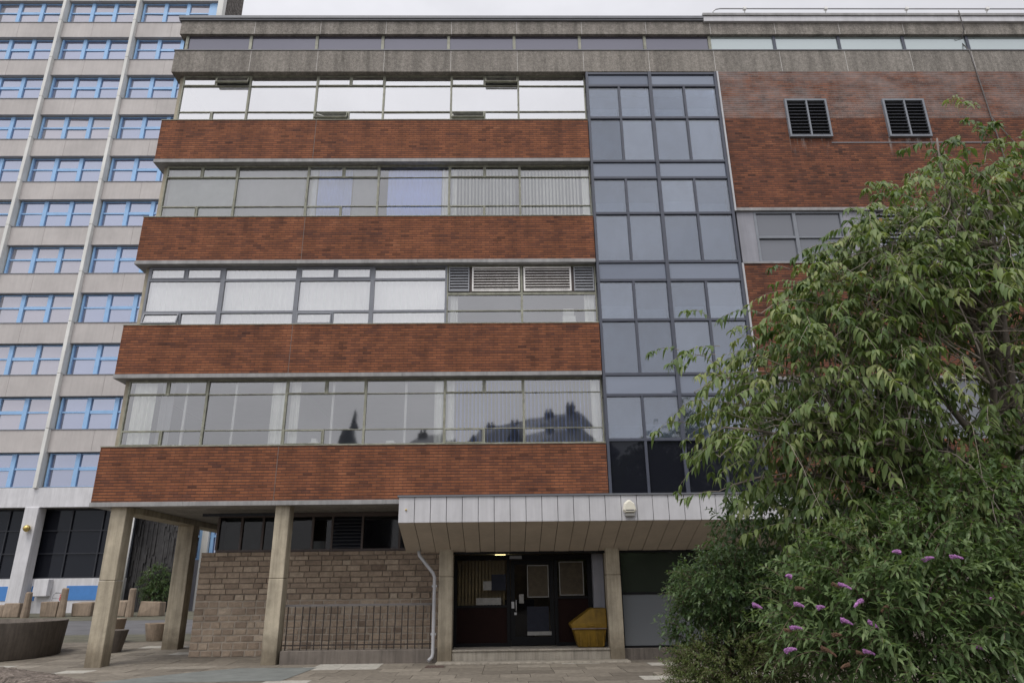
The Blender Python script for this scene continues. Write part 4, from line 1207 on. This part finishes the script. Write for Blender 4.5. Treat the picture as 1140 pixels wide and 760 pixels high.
for x, y_, h, lb in ((-24.45, 20.3, 1.25, 'upright stone post between two blocks near the white tower column'),
                     (-22.8, 20.6, 1.42, 'tall upright stone post beside the red hand truck'),
                     (-19.0, 20.0, 1.38, 'upright stone post standing alone before the ribbed wall')):
    q = MB(); z0 = hgt(y_) - .01
    q.lathe([(.19, 0), (.2, .1), (.17, h * .6), (.165, h - .06), (.12, h), (.001, h)], 0, 0, 9, smooth=False)
    o = q.build('bollard', M['stoneblock'], off=(0, 0, 0), bevel=.01); o.location = (x, y_, z0)
    tag(o, lb, 'bollard', 'stone bollards along the tower base')
# hand truck
HT = empty('hand_truck', (-24.2, 21.9, .55), 'red and grey hand truck leaning behind a stone block at the tower base', 'hand truck')
q = MB()
for x in (-24.6, -23.95): q.tube([(x, 21.6, .62), (x, 21.72, 1.1), (x, 21.85, 1.6), (x + (.1 if x < -24.3 else -.1), 21.9, 1.68)], .03, 8)
for zz in (.8, 1.1, 1.4): q.tube([(-24.6, 21.62 + (zz - .62) * .23, zz), (-23.95, 21.62 + (zz - .62) * .23, zz)], .022, 8)
q.tube([(-24.5, 21.9, 1.68), (-24.05, 21.9, 1.68)], .03, 8)
q.build('frame', M['galv'], HT)
q = MB(); q.box(-24.12, -23.78, 21.64, 21.80, 1.28, 1.52); q.box(-24.12, -23.86, 21.62, 21.80, 1.54, 1.60); q.build('load_pad', M['red'], HT, bevel=.03)
for x in (-24.68, -23.87):
    q = MB(); q.lathe([(.001, -.04), (.14, -.04), (.16, 0), (.14, .04), (.001, .04)], 0, 0, 18)
    q.v = [(x + c_, 21.75 + a, .76 + b_) for a, b_, c_ in q.v]; q.build('wheel', M['door'], HT)
q = MB(); q.box(-24.6, -23.95, 21.3, 21.6, .60, .63); q.build('toe_plate', M['galv'], HT)
HT.location.x += .45

# ------------------------------------------------------------------ rough boundary wall in the foreground
FWP = [(-8.4, -10.9), (-4.52, -11.88), (-3.86, -12.36), (-3.02, -13.08), (-2.0, -14.4)]
FWZ = [1.10, 1.10, 1.10, 1.09, 1.05]
m_ = MB(); vs = []; fs = []
segs = 90
for i in range(segs + 1):
    s_ = i / segs * (len(FWP) - 1); k = min(int(s_), len(FWP) - 2); f_ = s_ - k
    x = FWP[k][0] + (FWP[k + 1][0] - FWP[k][0]) * f_; y_ = FWP[k][1] + (FWP[k + 1][1] - FWP[k][1]) * f_; zt = FWZ[k] + (FWZ[k + 1] - FWZ[k]) * f_
    dx, dy = FWP[k + 1][0] - FWP[k][0], FWP[k + 1][1] - FWP[k][1]; L = math.hypot(dx, dy); nx, ny = -dy / L, dx / L
    for off, z in ((-.02, -.02), (-.02, zt - .25), (-.01, zt - .05), (.04, zt), (.14, zt + .012), (.26, zt + .012), (.36, zt), (.40, zt - .05), (.40, -.02)):
        j = random.uniform(-.005, .005)
        vs.append((x + nx * off + j, y_ + ny * off + j, z + (random.uniform(-.006, .006) if z > 0 else 0)))
nn = 9
for i in range(segs):
    for k in range(nn - 1):
        fs.append((i * nn + k, i * nn + k + 1, (i + 1) * nn + k + 1, (i + 1) * nn + k))
fs += [tuple(range(nn)), tuple(segs * nn + k for k in range(nn - 1, -1, -1))]
fs = [f_[::-1] for f_ in fs]
m_.add(vs, fs, .5, False)
base = Vector((-4, -12.6, 0)); o = m_.build('boundary_wall', M['roughstone'], off=base); o.location = base
tag(o, 'low rough stone wall top curving along the near corner of the plaza', 'wall')

# ------------------------------------------------------------------ leaves
def leaves(base, d, L, wid, droop, fold=.25, roll=None):
    """N leaves: base points, start directions, lengths, width ratio, droop"""
    N = len(base)
    d = d / np.linalg.norm(d, axis=1, keepdims=True)
    down = np.array([0, 0, -1.0])
    side = np.cross(d, down + RNG.normal(0, .25, (N, 3))); side /= (np.linalg.norm(side, axis=1, keepdims=True) + 1e-9)
    ts = np.array([0, .2, .5, .8, 1.0]); ws = np.array([.12, .72, 1.0, .55, .0])
    V = []
    for t, w in zip(ts, ws):
        mid = base + L[:, None] * (d * (t - .32 * droop[:, None] * t * t) + down * (droop[:, None] * t * t * .85))
        tan = d * (1 - .64 * droop[:, None] * t) + down * (1.7 * droop[:, None] * t)
        tan /= np.linalg.norm(tan, axis=1, keepdims=True)
        nrm = np.cross(side, tan)
        hw = (L * wid * .5 * w)[:, None]
        if t == 1.0: V.append(mid[:, None, :])
        else: V.append(np.stack([mid + side * hw + nrm * hw * fold, mid, mid - side * hw + nrm * hw * fold], 1))
    V = np.concatenate(V, 1)            # N x 13
    F = []
    for k in range(3):
        a = 3 * k
        F += [(a, a + 1, a + 4, a + 3), (a + 1, a + 2, a + 5, a + 4)]
    F4 = np.array(F); F3 = np.array([(9, 10, 12), (10, 11, 12)])
    return V, F4, F3


def leaf_object(name, sets, mat, parent, off):
    """sets: list of (V, F4, F3, tint)"""
    vs, q4, q3, t4, t3 = [], [], [], [], []
    n0 = 0
    for V, F4, F3, tint in sets:
        N, k = V.shape[0], V.shape[1]
        idx = n0 + np.arange(N)[:, None, None] * k
        q4.append((idx + F4[None]).reshape(-1, 4)); q3.append((idx + F3[None]).reshape(-1, 3))
        t4.append(np.repeat(tint, len(F4))); t3.append(np.repeat(tint, len(F3)))
        vs.append(V.reshape(-1, 3)); n0 += N * k
    vs = np.concatenate(vs) - np.array(off)[None]
    q4 = np.concatenate(q4); q3 = np.concatenate(q3)
    me = bpy.data.meshes.new(name)
    nl = q4.size + q3.size; nf = len(q4) + len(q3)
    me.vertices.add(len(vs)); me.vertices.foreach_set('co', vs.astype(np.float32).ravel())
    me.loops.add(nl); me.polygons.add(nf)
    me.loops.foreach_set('vertex_index', np.concatenate([q4.ravel(), q3.ravel()]).astype(np.int32))
    st_ = np.concatenate([np.arange(len(q4)) * 4, q4.size + np.arange(len(q3)) * 3]).astype(np.int32)
    me.polygons.foreach_set('loop_start', st_)
    me.polygons.foreach_set('use_smooth', np.ones(nf, bool))
    me.materials.append(mat)
    a = me.attributes.new('tint', 'FLOAT', 'FACE'); a.data.foreach_set('value', np.concatenate(t4 + t3).astype(np.float32))
    me.update(calc_edges=True); me.validate()
    o = bpy.data.objects.new(name, me); COL.objects.link(o)
    if parent: o.parent = parent
    return o


def in_ell(n, cs, shell=0.0):
    """n random points in a union of ellipsoids (centre, radii, weight); shell pushes them outward"""
    w = np.array([c[2] for c in cs], float); w /= w.sum()
    pick = RNG.choice(len(cs), n, p=w)
    u = RNG.normal(size=(n, 3)); u /= np.linalg.norm(u, axis=1, keepdims=True)
    r = RNG.random(n) ** (1 / 3.0); r = r * (1 - shell) + shell * (0.75 + .25 * RNG.random(n))
    C = np.array([c[0] for c in cs])[pick]; R = np.array([c[1] for c in cs])[pick]
    return C + u * r[:, None] * R, u


def bez(p0, p1, p2, n=8):
    t = np.linspace(0, 1, n)[:, None]
    return (1 - t) ** 2 * p0 + 2 * t * (1 - t) * p1 + t * t * p2


# ------------------------------------------------------------------ the cherry tree
TRX, TRY = 7.3, -8.6
TREE = empty('cherry_tree', (TRX, TRY, 0), 'spreading cherry tree with drooping green leaves in front of the brick wing', 'tree')
tk = MB()
tk.tube([(TRX, TRY, -.05), (TRX + .02, TRY, .5), (TRX - .05, TRY + .05, 1.3), (TRX - .1, TRY, 2.2)], .24, 12, .17)
tk.build('trunk', M['bark'], TREE)
CS = [((6.5, -8.9, 4.6), (2.4, 1.9, 1.75), 5), ((4.55, -8.9, 4.45), (1.4, 1.4, 1.15), 3), ((3.6, -8.9, 3.65), (1.1, 1.1, .8), 1.15), ((5.45, -8.9, 5.85), (1.15, 1.3, .9), 2.6), ((6.7, -8.9, 6.7), (1.45, 1.3, 1.05), 3.2), ((8.3, -8.8, 5.6), (1.3, 1.6, 2.2), 2.5), ((7.7, -8.9, 7.8), (.95, .8, .85), 1.1),
      ((4.9, -8.9, 2.85), (1.5, 1.2, .8), 1.9), ((6.9, -8.7, 2.9), (1.9, 1.4, 1.1), 2.4)]
fork = np.array([TRX - .1, TRY, 2.2])
limbs = []
tips = [(6.9, -9.0, 8.3), (7.0, -9.6, 7.0), (6.6, -8.9, 6.3), (5.2, -9.3, 5.0), (4.0, -9.0, 4.35), (3.0, -9.0, 3.7), (3.1, -8.6, 2.95), (4.6, -9.8, 3.3), (5.6, -7.9, 4.4), (7.6, -8.4, 7.2), (6.0, -10.0, 4.6), (4.3, -8.2, 3.5), (6.3, -9.9, 3.2), (8.6, -8.3, 5.5)]
for i, tp in enumerate(tips):
    tp = np.array(tp); mid = fork + (tp - fork) * .45 + np.array([0, 0, .75 + .25 * RNG.random()])
    pts = bez(fork, mid, tp, 12) + np.concatenate([[[0, 0, 0]], RNG.normal(0, .035, (10, 3)), [[0, 0, 0]]])
    limbs.append(pts)
    b_ = MB(); b_.tube(pts, .075 - .002 * i, 8, .014); b_.build('limb', M['bark'], TREE)
LP_ = np.concatenate(limbs)
# leafy sprays: arching shoots with leaves hanging in pairs along them and a tuft at the tip
NS = 1750
pts, u = in_ell(NS, CS, .28)
pts = pts + u * (RNG.random(NS) < .16)[:, None] * RNG.uniform(.1, .45, (NS, 1))
extra = np.array([(2.5, -9.0, 4.80), (2.75, -9.0, 4.74), (3.0, -8.9, 5.34), (3.1, -8.9, 4.9), (2.55, -9.0, 3.75), (2.75, -9, 4.1), (2.9, -9, 3.3), (3.0, -9, 2.95), (7.5, -9, 9.0), (7.7, -9, 8.85), (6.5, -9, 7.75), (6.8, -9, 7.7), (5.6, -9, 6.95), (5.3, -9, 6.7), (4.6, -9, 5.9), (3.0, -9.0, 4.45), (7.1, -9, 7.9), (2.85, -9, 2.85), (3.6, -9, 5.1), (4.1, -9, 5.5), (6.0, -9, 7.3)])
NX = len(extra)
pts = np.concatenate([pts, extra]); u = np.concatenate([u, np.tile([-.9, -.3, .15], (NX, 1))])
tw = MB()
B, D, LL, TT = [], [], [], []
limb_in = np.concatenate([l[3:-2] for l in limbs])
for i, (p, uu) in enumerate(zip(pts, u)):
    last = i >= NS
    d0 = uu * np.array([1, 1, .45]) + RNG.normal(0, .42, 3) + np.array([-.12, -.05, .22]); d0 /= np.linalg.norm(d0)
    ln = RNG.uniform(.38, .85) if not last else RNG.uniform(.45, .6)
    sag = RNG.uniform(.35, .75)
    n = int(ln / .066)
    t_ = np.linspace(0, 1, n + 1)[:, None]
    wob = np.cumsum(RNG.normal(0, .008, (n + 1, 3)), 0)
    path = p + d0 * ln * t_ + np.array([0, 0, -1.0]) * sag * ln * t_ ** 2 + wob
    if not last: path = path - d0 * ln * .45
    tw.tube(path[::2], .0055, 4, .002, cap=False)
    if i % 4 == 0 or last:
        dd = np.linalg.norm(limb_in - path[0], axis=1); c_ = limb_in[np.argsort(dd)[RNG.integers(0, 22)]]
        gap = np.linalg.norm(c_ - path[0])
        if gap < 2.4:
            m_ = c_ * .45 + path[0] * .55 + np.array([0, 0, .16 * gap]) + RNG.normal(0, .13 * gap, 3)
            q_ = bez(c_, m_, path[0], 9) + np.concatenate([[[0, 0, 0]], RNG.normal(0, .012, (7, 3)), [[0, 0, 0]]])
            tw.tube(q_, .012 if gap > .7 else .008, 5, .005, cap=False)
    tone = float(np.clip(RNG.normal(.42, .22), .02, .92))
    ax = np.cross(d0, [0, 0, 1.0]); ax /= np.linalg.norm(ax) + 1e-9
    big = RNG.uniform(.85, 1.15)
    for j in range(1, n + 1):
        f = j / n
        for sg in (1, -1):
            if RNG.random() < .22: continue
            tan = path[j] - path[j - 1]; tan /= np.linalg.norm(tan) + 1e-9
            B.append(path[j] + RNG.normal(0, .006, 3)); D.append(ax * sg * RNG.uniform(.5, 1.0) + tan * RNG.uniform(.2, .9) + np.array([0, 0, RNG.uniform(-.25, .3)]))
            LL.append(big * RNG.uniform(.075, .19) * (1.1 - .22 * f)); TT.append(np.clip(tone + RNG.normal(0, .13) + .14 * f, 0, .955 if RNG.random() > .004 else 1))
    for j in range(RNG.integers(3, 7)):
        ang = j * 1.4 + RNG.random()
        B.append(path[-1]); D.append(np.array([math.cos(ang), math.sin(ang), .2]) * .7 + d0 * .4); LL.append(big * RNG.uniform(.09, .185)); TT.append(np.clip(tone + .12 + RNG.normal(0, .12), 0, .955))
# long bare shoots that loop down through the crown
for k in range(22):
    c_ = limb_in[RNG.integers(0, len(limb_in))]
    e_ = c_ + np.array([RNG.uniform(-.9, .5), -RNG.uniform(.3, 1.2), -RNG.uniform(.3, 1.2)])
    q_ = bez(c_, (c_ + e_) / 2 + np.array([RNG.uniform(-.4, .2), -.4, .45]), e_, 14); q_[1:-1] += RNG.normal(0, .018, (12, 3))
    tw.tube(q_, .011, 6, .005)
tw.build('twigs', M['bark_pale'], TREE)
B = np.array(B); D = np.array(D); LL = np.array(LL); TT = np.array(TT)
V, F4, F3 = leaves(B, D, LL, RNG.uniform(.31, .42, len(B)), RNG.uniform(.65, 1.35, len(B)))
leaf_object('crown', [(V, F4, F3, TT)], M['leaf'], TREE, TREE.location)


# ------------------------------------------------------------------ shrubs
def shoots(n, cs, shell, length, pairs, leafL, wid, up, droop, tint_mu=.5, opp=True):
    pts, u = in_ell(n, cs, shell)
    B, D, LL, TT, DR, ends = [], [], [], [], [], []
    stems = []
    for p, uu in zip(pts, u):
        d0 = uu * np.array([1, 1, .5]) + np.array([0, 0, up]) + RNG.normal(0, .3, 3); d0 /= np.linalg.norm(d0)
        ln = length * RNG.uniform(.65, 1.25)
        k = max(3, int(pairs * ln / length))
        t0 = np.clip(RNG.normal(tint_mu, .18), 0, 1)
        path = []
        for j in range(k + 1):
            f = j / k
            path.append(p + d0 * ln * f + np.array([0, 0, -1]) * ln * .35 * f * f)
        path = np.array(path); stems.append(path); ends.append((path[-1], path[-1] - path[-2]))
        ax = np.cross(d0, [0, 0, 1.0]); ax /= np.linalg.norm(ax) + 1e-9; ay = np.cross(d0, ax)
        for j in range(1, k + 1):
            f = j / k; ang = (j % 2) * 1.57 + RNG.normal(0, .3)
            for sg in ((1, -1) if opp else (1 if j % 2 else -1,)):
                sd = (ax * math.cos(ang) + ay * math.sin(ang)) * sg
                B.append(path[j]); D.append(sd + d0 * (.5 + .6 * f)); LL.append(leafL * RNG.uniform(.6, 1.15) * (1.05 - .45 * f)); TT.append(np.clip(t0 + RNG.normal(0, .1) + .15 * f, 0, 1)); DR.append(RNG.uniform(.3, 1) * droop)
    V, F4, F3 = leaves(np.array(B), np.array(D), np.array(LL), wid, np.array(DR), .2)
    return V, F4, F3, np.array(TT), stems, ends


def shrub(name, base, label, n, cs, shell, length, pairs, leafL, wid, up, droop, mat, cat='shrub', tint_mu=.5, trunkn=9, stem_r=.006):
    R_ = empty(name, base, label, cat)
    V, F4, F3, T_, stems, ends = shoots(n, cs, shell, length, pairs, leafL, wid, up, droop, tint_mu)
    leaf_object('foliage', [(V, F4, F3, T_)], mat, R_, R_.location)
    s = MB()
    for st_ in stems[::2]: s.tube(st_, stem_r, 4, stem_r * .4, cap=False)
    bb = np.array(base)
    for i in range(trunkn):
        e = stems[i * len(stems) // trunkn][0]
        a = bb + np.append(RNG.normal(0, .18, 2), 0)
        s.tube(bez(a, (a + e) / 2 + np.array([0, 0, .3]), e, 8), .018, 6, .006, cap=False)
    s.build('stems', M['twig'], R_)
    return R_, ends


BUDC = [((4.6, -10.0, 1.55), (1.25, .9, .85), 3), ((5.6, -10.0, 1.9), (1.2, .9, 1.05), 3), ((4.2, -10.2, 1.1), (1.1, .8, .7), 2), ((5.5, -10.3, 1.2), (1.3, .8, .8), 2), ((3.7, -9.9, 1.35), (.7, .6, .55), 1)]
BUD, ends = shrub('buddleia_bush', (4.9, -9.9, 0), 'arching buddleia bush with narrow leaves and lilac flower spikes under the cherry tree', 2000, BUDC, .72, .46, 6, .19, .25, .55, .6, M['leaf_bud'], 'bush')


def spike(p, d, L, r, mat, name='flower_spike'):
    d = Vector(d).normalized(); m = MB()
    a = d.orthogonal().normalized(); b_ = d.cross(a)
    n = 130
    # tiny florets packed round the axis
    for i in range(n):
        f = (i + .5) / n; ang = i * 2.399; rr = r * (1.02 - f) ** .55 * (.55 + .7 * random.random())
        c = Vector(p) + d * L * f - Vector((0, 0, .35 * L * f * f)) + (a * math.cos(ang) + b_ * math.sin(ang)) * rr
        o_ = (a * math.cos(ang) + b_ * math.sin(ang)); tz = d
        s_ = .0065 + .003 * random.random(); w_ = o_.cross(tz)
        m.add([c + w_ * s_, c + tz * s_, c - w_ * s_, c - tz * s_, c + o_ * s_, c - o_ * s_ * 2], [(0, 1, 4), (1, 2, 4), (2, 3, 4), (3, 0, 4), (1, 0, 5), (2, 1, 5), (3, 2, 5), (0, 3, 5)])
    return m.build(name, mat, BUD)


FLOWERS = [  # lilac spikes on the bush's near side; the last value marks brown spent ones
    ((3.98, -10.99, 1.98), (-0.76, -0.24, 0.38), 0.156, 0.032, 0),
    ((4.19, -11.00, 1.9), (0.56, -0.27, 0.45), 0.177, 0.031, 0),
    ((2.84, -11.01, 1.76), (-0.54, -0.25, 0.39), 0.111, 0.034, 0),
    ((3.48, -11.07, 1.54), (-0.85, -0.38, -0.11), 0.179, 0.031, 0),
    ((3.3, -10.94, 1.36), (0.83, -0.48, -0.03), 0.146, 0.035, 0),
    ((3.58, -10.91, 1.34), (0.46, -0.24, -0.18), 0.145, 0.032, 0),
    ((3.45, -10.98, 1.08), (0.65, -0.45, 0.11), 0.143, 0.028, 0),
    ((2.81, -10.90, 1.29), (0.81, -0.48, 0.34), 0.164, 0.028, 0),
    ((2.86, -10.95, 1.51), (0.98, -0.47, 0.11), 0.127, 0.034, 0),
    ((3.1, -10.90, 1.47), (0.57, -0.22, 0.33), 0.117, 0.034, 0),
    ((2.43, -11.01, 1.51), (0.94, -0.21, -0.01), 0.120, 0.032, 0),
    ((4.88, -10.91, 1.55), (-0.63, -0.38, 0.09), 0.132, 0.028, 0),
    ((5.06, -11.07, 1.41), (-0.59, -0.22, 0.13), 0.126, 0.030, 1),
    ((2.68, -11.02, 1.09), (0.49, -0.21, 0.34), 0.187, 0.035, 0),
    ((3.34, -10.92, 1.69), (0.63, -0.46, -0.04), 0.164, 0.027, 0),
    ((3.03, -11.03, 1.12), (0.66, -0.42, -0.16), 0.188, 0.031, 1),
    ((4.42, -11.08, 1.93), (0.41, -0.32, 0.11), 0.159, 0.032, 0),
    ((3.81, -10.91, 1.48), (-0.78, -0.3, -0.07), 0.159, 0.029, 1),
    ((2.91, -10.91, 1.65), (0.41, -0.22, 0.19), 0.130, 0.031, 1),
    ((3.2, -10.93, 1.22), (0.51, -0.26, 0.26), 0.131, 0.034, 1),
    ((3.31, -10.95, 0.96), (-0.86, -0.21, 0.11), 0.135, 0.028, 1),
    ((4.55, -10.95, 1.11), (0.54, -0.26, -0.0), 0.118, 0.029, 0)]
for (p, d, L, r, sp) in FLOWERS:
    spike(p, d, L * .68, r * .55, M['flower_spent' if sp else 'flower'])
    if not sp and r < .031: spike(Vector(p) - Vector(d).normalized() * .06, (d[0], d[1], d[2] - .1), L * .4, r * .5, M['flower_spent'])

shrub('dark_shrub', (3.1, -7.6, 0), 'rounded dark green glossy shrub beside the entrance window', 1500, [((3.2, -7.7, 1.62), (.75, .8, .5), 3), ((3.9, -7.6, 1.4), (.9, .8, .8), 2), ((3.0, -7.6, 1.1), (.65, .6, .45), 1)], .6, .24, 5, .125, .40, .5, .6, M['leaf_dark'])
shrub('low_shrub', (3.1, -8.2, 0), 'low loose shrub with small olive leaves spilling over the pavement', 1500, [((3.1, -8.2, .62), (.85, .6, .45), 3), ((3.9, -8.4, .7), (.8, .7, .5), 2), ((2.7, -8.0, .5), (.55, .5, .35), 1)], .45, .26, 7, .07, .40, .5, .4, M['leaf_low'])
shrub('tall_shrub', (5.6, -6.6, 0), 'tall dark leafy shrub filling the gap between cherry crown and buddleia', 1700, [((4.6, -6.9, 2.3), (1.3, .9, .9), 2), ((6.6, -6.6, 2.4), (2.2, .9, 1.5), 3), ((8.0, -6.6, 1.8), (1.4, .9, 1.4), 1)], .4, .34, 5, .17, .42, .35, .8, M['leaf_dark'], tint_mu=.3)
shrub('wall_bush', (-20.1, 24.5, .58), 'green bush growing in front of the dark ribbed wall', 420, [((-20.1, 24.5, 2.3), (.65, .5, .8), 3), ((-19.8, 24.4, 1.5), (.8, .5, .6), 2)], .4, .4, 6, .16, .4, .4, .6, M['leaf_dark'], 'bush')

# ------------------------------------------------------------------ across the street (seen in the window reflections)
SB = empty('street_building', (0, -46, 0), 'dark slate roofed street buildings mirrored in the lowest window strip', 'building')
q = MB(); q.box(-4.2, 10, -52, -42, 0, 12.2); q.box(-9, -4.2, -50, -41, 0, 11.6); q.build('wall', M['street'], SB)
q = MB()
q.add([(-4.5, -41.7, 12.2), (10.3, -41.7, 12.2), (10.3, -52.3, 12.2), (-4.5, -52.3, 12.2), (-2.0, -47, 16.0), (7.2, -47, 17.6)], [(0, 1, 5, 4), (1, 2, 5), (2, 3, 4, 5), (3, 0, 4), (3, 2, 1, 0)])
q.add([(-9.3, -40.7, 11.6), (-4.2, -40.7, 11.6), (-4.2, -50.3, 11.6), (-9.3, -50.3, 11.6), (-7.5, -45, 14.2), (-4.2, -45, 14.6)], [(0, 1, 5, 4), (1, 2, 5), (2, 3, 4, 5), (3, 0, 4), (3, 2, 1, 0)])
q.build('roof', M['slate_roof'], SB)
for cx_, cy_, h_ in ((-1.2, -46.5, 16.6), (1.1, -46.9, 16.9), (4.3, -47, 17.9), (6.4, -47, 18.6), (-7.0, -45, 15.0)):
    q = MB(); q.box(cx_ - .45, cx_ + .45, cy_ - .4, cy_ + .4, h_ - 2.4, h_ - .5); q.box(cx_ - .3, cx_ - .08, cy_ - .1, cy_ + .1, h_ - .5, h_ - .1); q.box(cx_ + .08, cx_ + .3, cy_ - .1, cy_ + .1, h_ - .5, h_ - .1); q.build('chimney', M['street'], SB)
q = MB()
for dx_ in (-2.6, 1.4, 5.0): q.add([(dx_ - .9, -42.6, 12.6), (dx_ + .9, -42.6, 12.6), (dx_ + .9, -45.2, 12.6), (dx_ - .9, -45.2, 12.6), (dx_, -42.6, 14.6), (dx_, -45.4, 14.6)], [(0, 1, 4), (1, 2, 5, 4), (2, 3, 5), (3, 0, 4, 5)])
q.build('dormer', M['slate_roof'], SB)
SP = empty('church_spire', (-13.5, -44, 0), 'slim dark church spire mirrored in the lowest window strip', 'spire')
q = MB(); q.box(-14.5, -12.5, -45.5, -43.5, 0, 11.5); q.box(-15.6, -11.4, -52, -45.52, 0, 10.4); q.add([(-13.85, -44.85, 13.9), (-13.15, -44.85, 13.9), (-13.15, -44.15, 13.9), (-13.85, -44.15, 13.9), (-13.5, -44.5, 15.4)], [(0, 1, 4), (1, 2, 4), (2, 3, 4), (3, 0, 4), (3, 2, 1, 0)]); q.build('tower_shaft', M['street'], SP)
q = MB(); q.add([(-14.6, -45.6, 11.5), (-12.4, -45.6, 11.5), (-12.4, -43.4, 11.5), (-14.6, -43.4, 11.5), (-13.5, -44.5, 17.6)], [(0, 1, 4), (1, 2, 4), (2, 3, 4), (3, 0, 4), (3, 2, 1, 0)]); q.build('spire_roof', M['slate_roof'], SP)
shrub('street_tree', (14, -38, 0), 'broad dark street tree mirrored in the lower stair glazing', 900, [((14, -38, 7.5), (7, 4, 4.5), 3), ((24, -38, 7), (6, 4, 4.5), 2), ((5.5, -37, 6), (3.5, 3, 3.5), 1)], .3, 1.5, 5, .75, .5, .4, .6, M['leaf_dark'], 'tree', stem_r=.02)

# ------------------------------------------------------------------ world, sun, camera
SUN_EL, SUN_AZ = math.radians(62), math.radians(205)     # azimuth clockwise from +Y: behind the camera
sd = Vector((math.sin(SUN_AZ) * math.cos(SUN_EL), math.cos(SUN_AZ) * math.cos(SUN_EL), math.sin(SUN_EL)))
w = bpy.data.worlds.new('World'); SC.world = w; w.use_nodes = True
nt = w.node_tree; nt.nodes.clear(); t = NT(nt)
sky = t.n('ShaderNodeTexSky', sky_type='NISHITA'); sky.sun_disc = False; sky.sun_elevation = SUN_EL; sky.sun_rotation = SUN_AZ
sky.dust_density = 3.0; sky.air_density = 1.0
hsv = t.n('ShaderNodeHueSaturation', i_Saturation=.35); t.link(sky.outputs[0], hsv.inputs['Color'])
tc = t.n('ShaderNodeTexCoord')
dotn = t.n('ShaderNodeVectorMath', operation='DOT_PRODUCT'); t.link(tc.outputs['Generated'], dotn.inputs[0]); dotn.inputs[1].default_value = (-.12, -.50, .857)   # the bright part of the overcast, high behind the camera
mp = t.scaled(tc.outputs['Generated'], (1, 1, 2.2))
cn = t.noise(mp, 2.2, 6, 0.6)
glow = t.math('MULTIPLY_ADD', dotn.outputs['Value'], 7.0, 6.9)
cl = t.math('MULTIPLY', glow, t.ramp(cn, [(.3, .84), (.7, 1.1)]))
ccol = t.n('ShaderNodeCombineXYZ')
for i_, m__ in enumerate((.985, .985, 1.045)): t.link(t.math('MULTIPLY', cl, m__), ccol.inputs[i_])
cover = t.mix(.86, hsv.outputs[0], ccol.outputs[0])
bg = t.n('ShaderNodeBackground', i_Strength=.10); t.link(cover, bg.inputs[0])
ow = t.n('ShaderNodeOutputWorld'); t.link(bg.outputs[0], ow.inputs[0])
sl = bpy.data.lights.new('sun', 'SUN'); sl.energy = 1.5; sl.angle = math.radians(25); sl.color = (1, .96, .9)
so = bpy.data.objects.new('sun', sl); COL.objects.link(so); so.rotation_euler = sd.to_track_quat('Z', 'Y').to_euler(); so.location = (0, -30, 40)

cam = bpy.data.cameras.new('camera'); co = bpy.data.objects.new('camera', cam); COL.objects.link(co)
cam.sensor_width = 36; cam.lens = 775 / 1140 * 36; cam.clip_end = 2000; cam.clip_start = .1
p_, yaw, roll = 0.33869413, 0.01622368, -0.01182381
fw_ = Vector((math.cos(p_) * math.sin(yaw), math.cos(p_) * math.cos(yaw), math.sin(p_))); r_ = Vector((math.cos(yaw), -math.sin(yaw), 0)); u_ = r_.cross(fw_)
c_, s_ = math.cos(roll), math.sin(roll)
rr, uu_ = r_ * c_ + u_ * s_, u_ * c_ - r_ * s_
co.matrix_world = Matrix(((rr.x, uu_.x, -fw_.x, 0), (rr.y, uu_.y, -fw_.y, -18.2216), (rr.z, uu_.z, -fw_.z, 1.7), (0, 0, 0, 1)))
SC.camera = co
vs_ = SC.view_settings; vs_.view_transform = 'Standard'; vs_.look = 'None'; vs_.gamma = 1; vs_.exposure = 0.12
SC.cycles.max_bounces = 8; SC.cycles.transparent_max_bounces = 16; SC.cycles.use_denoising = True
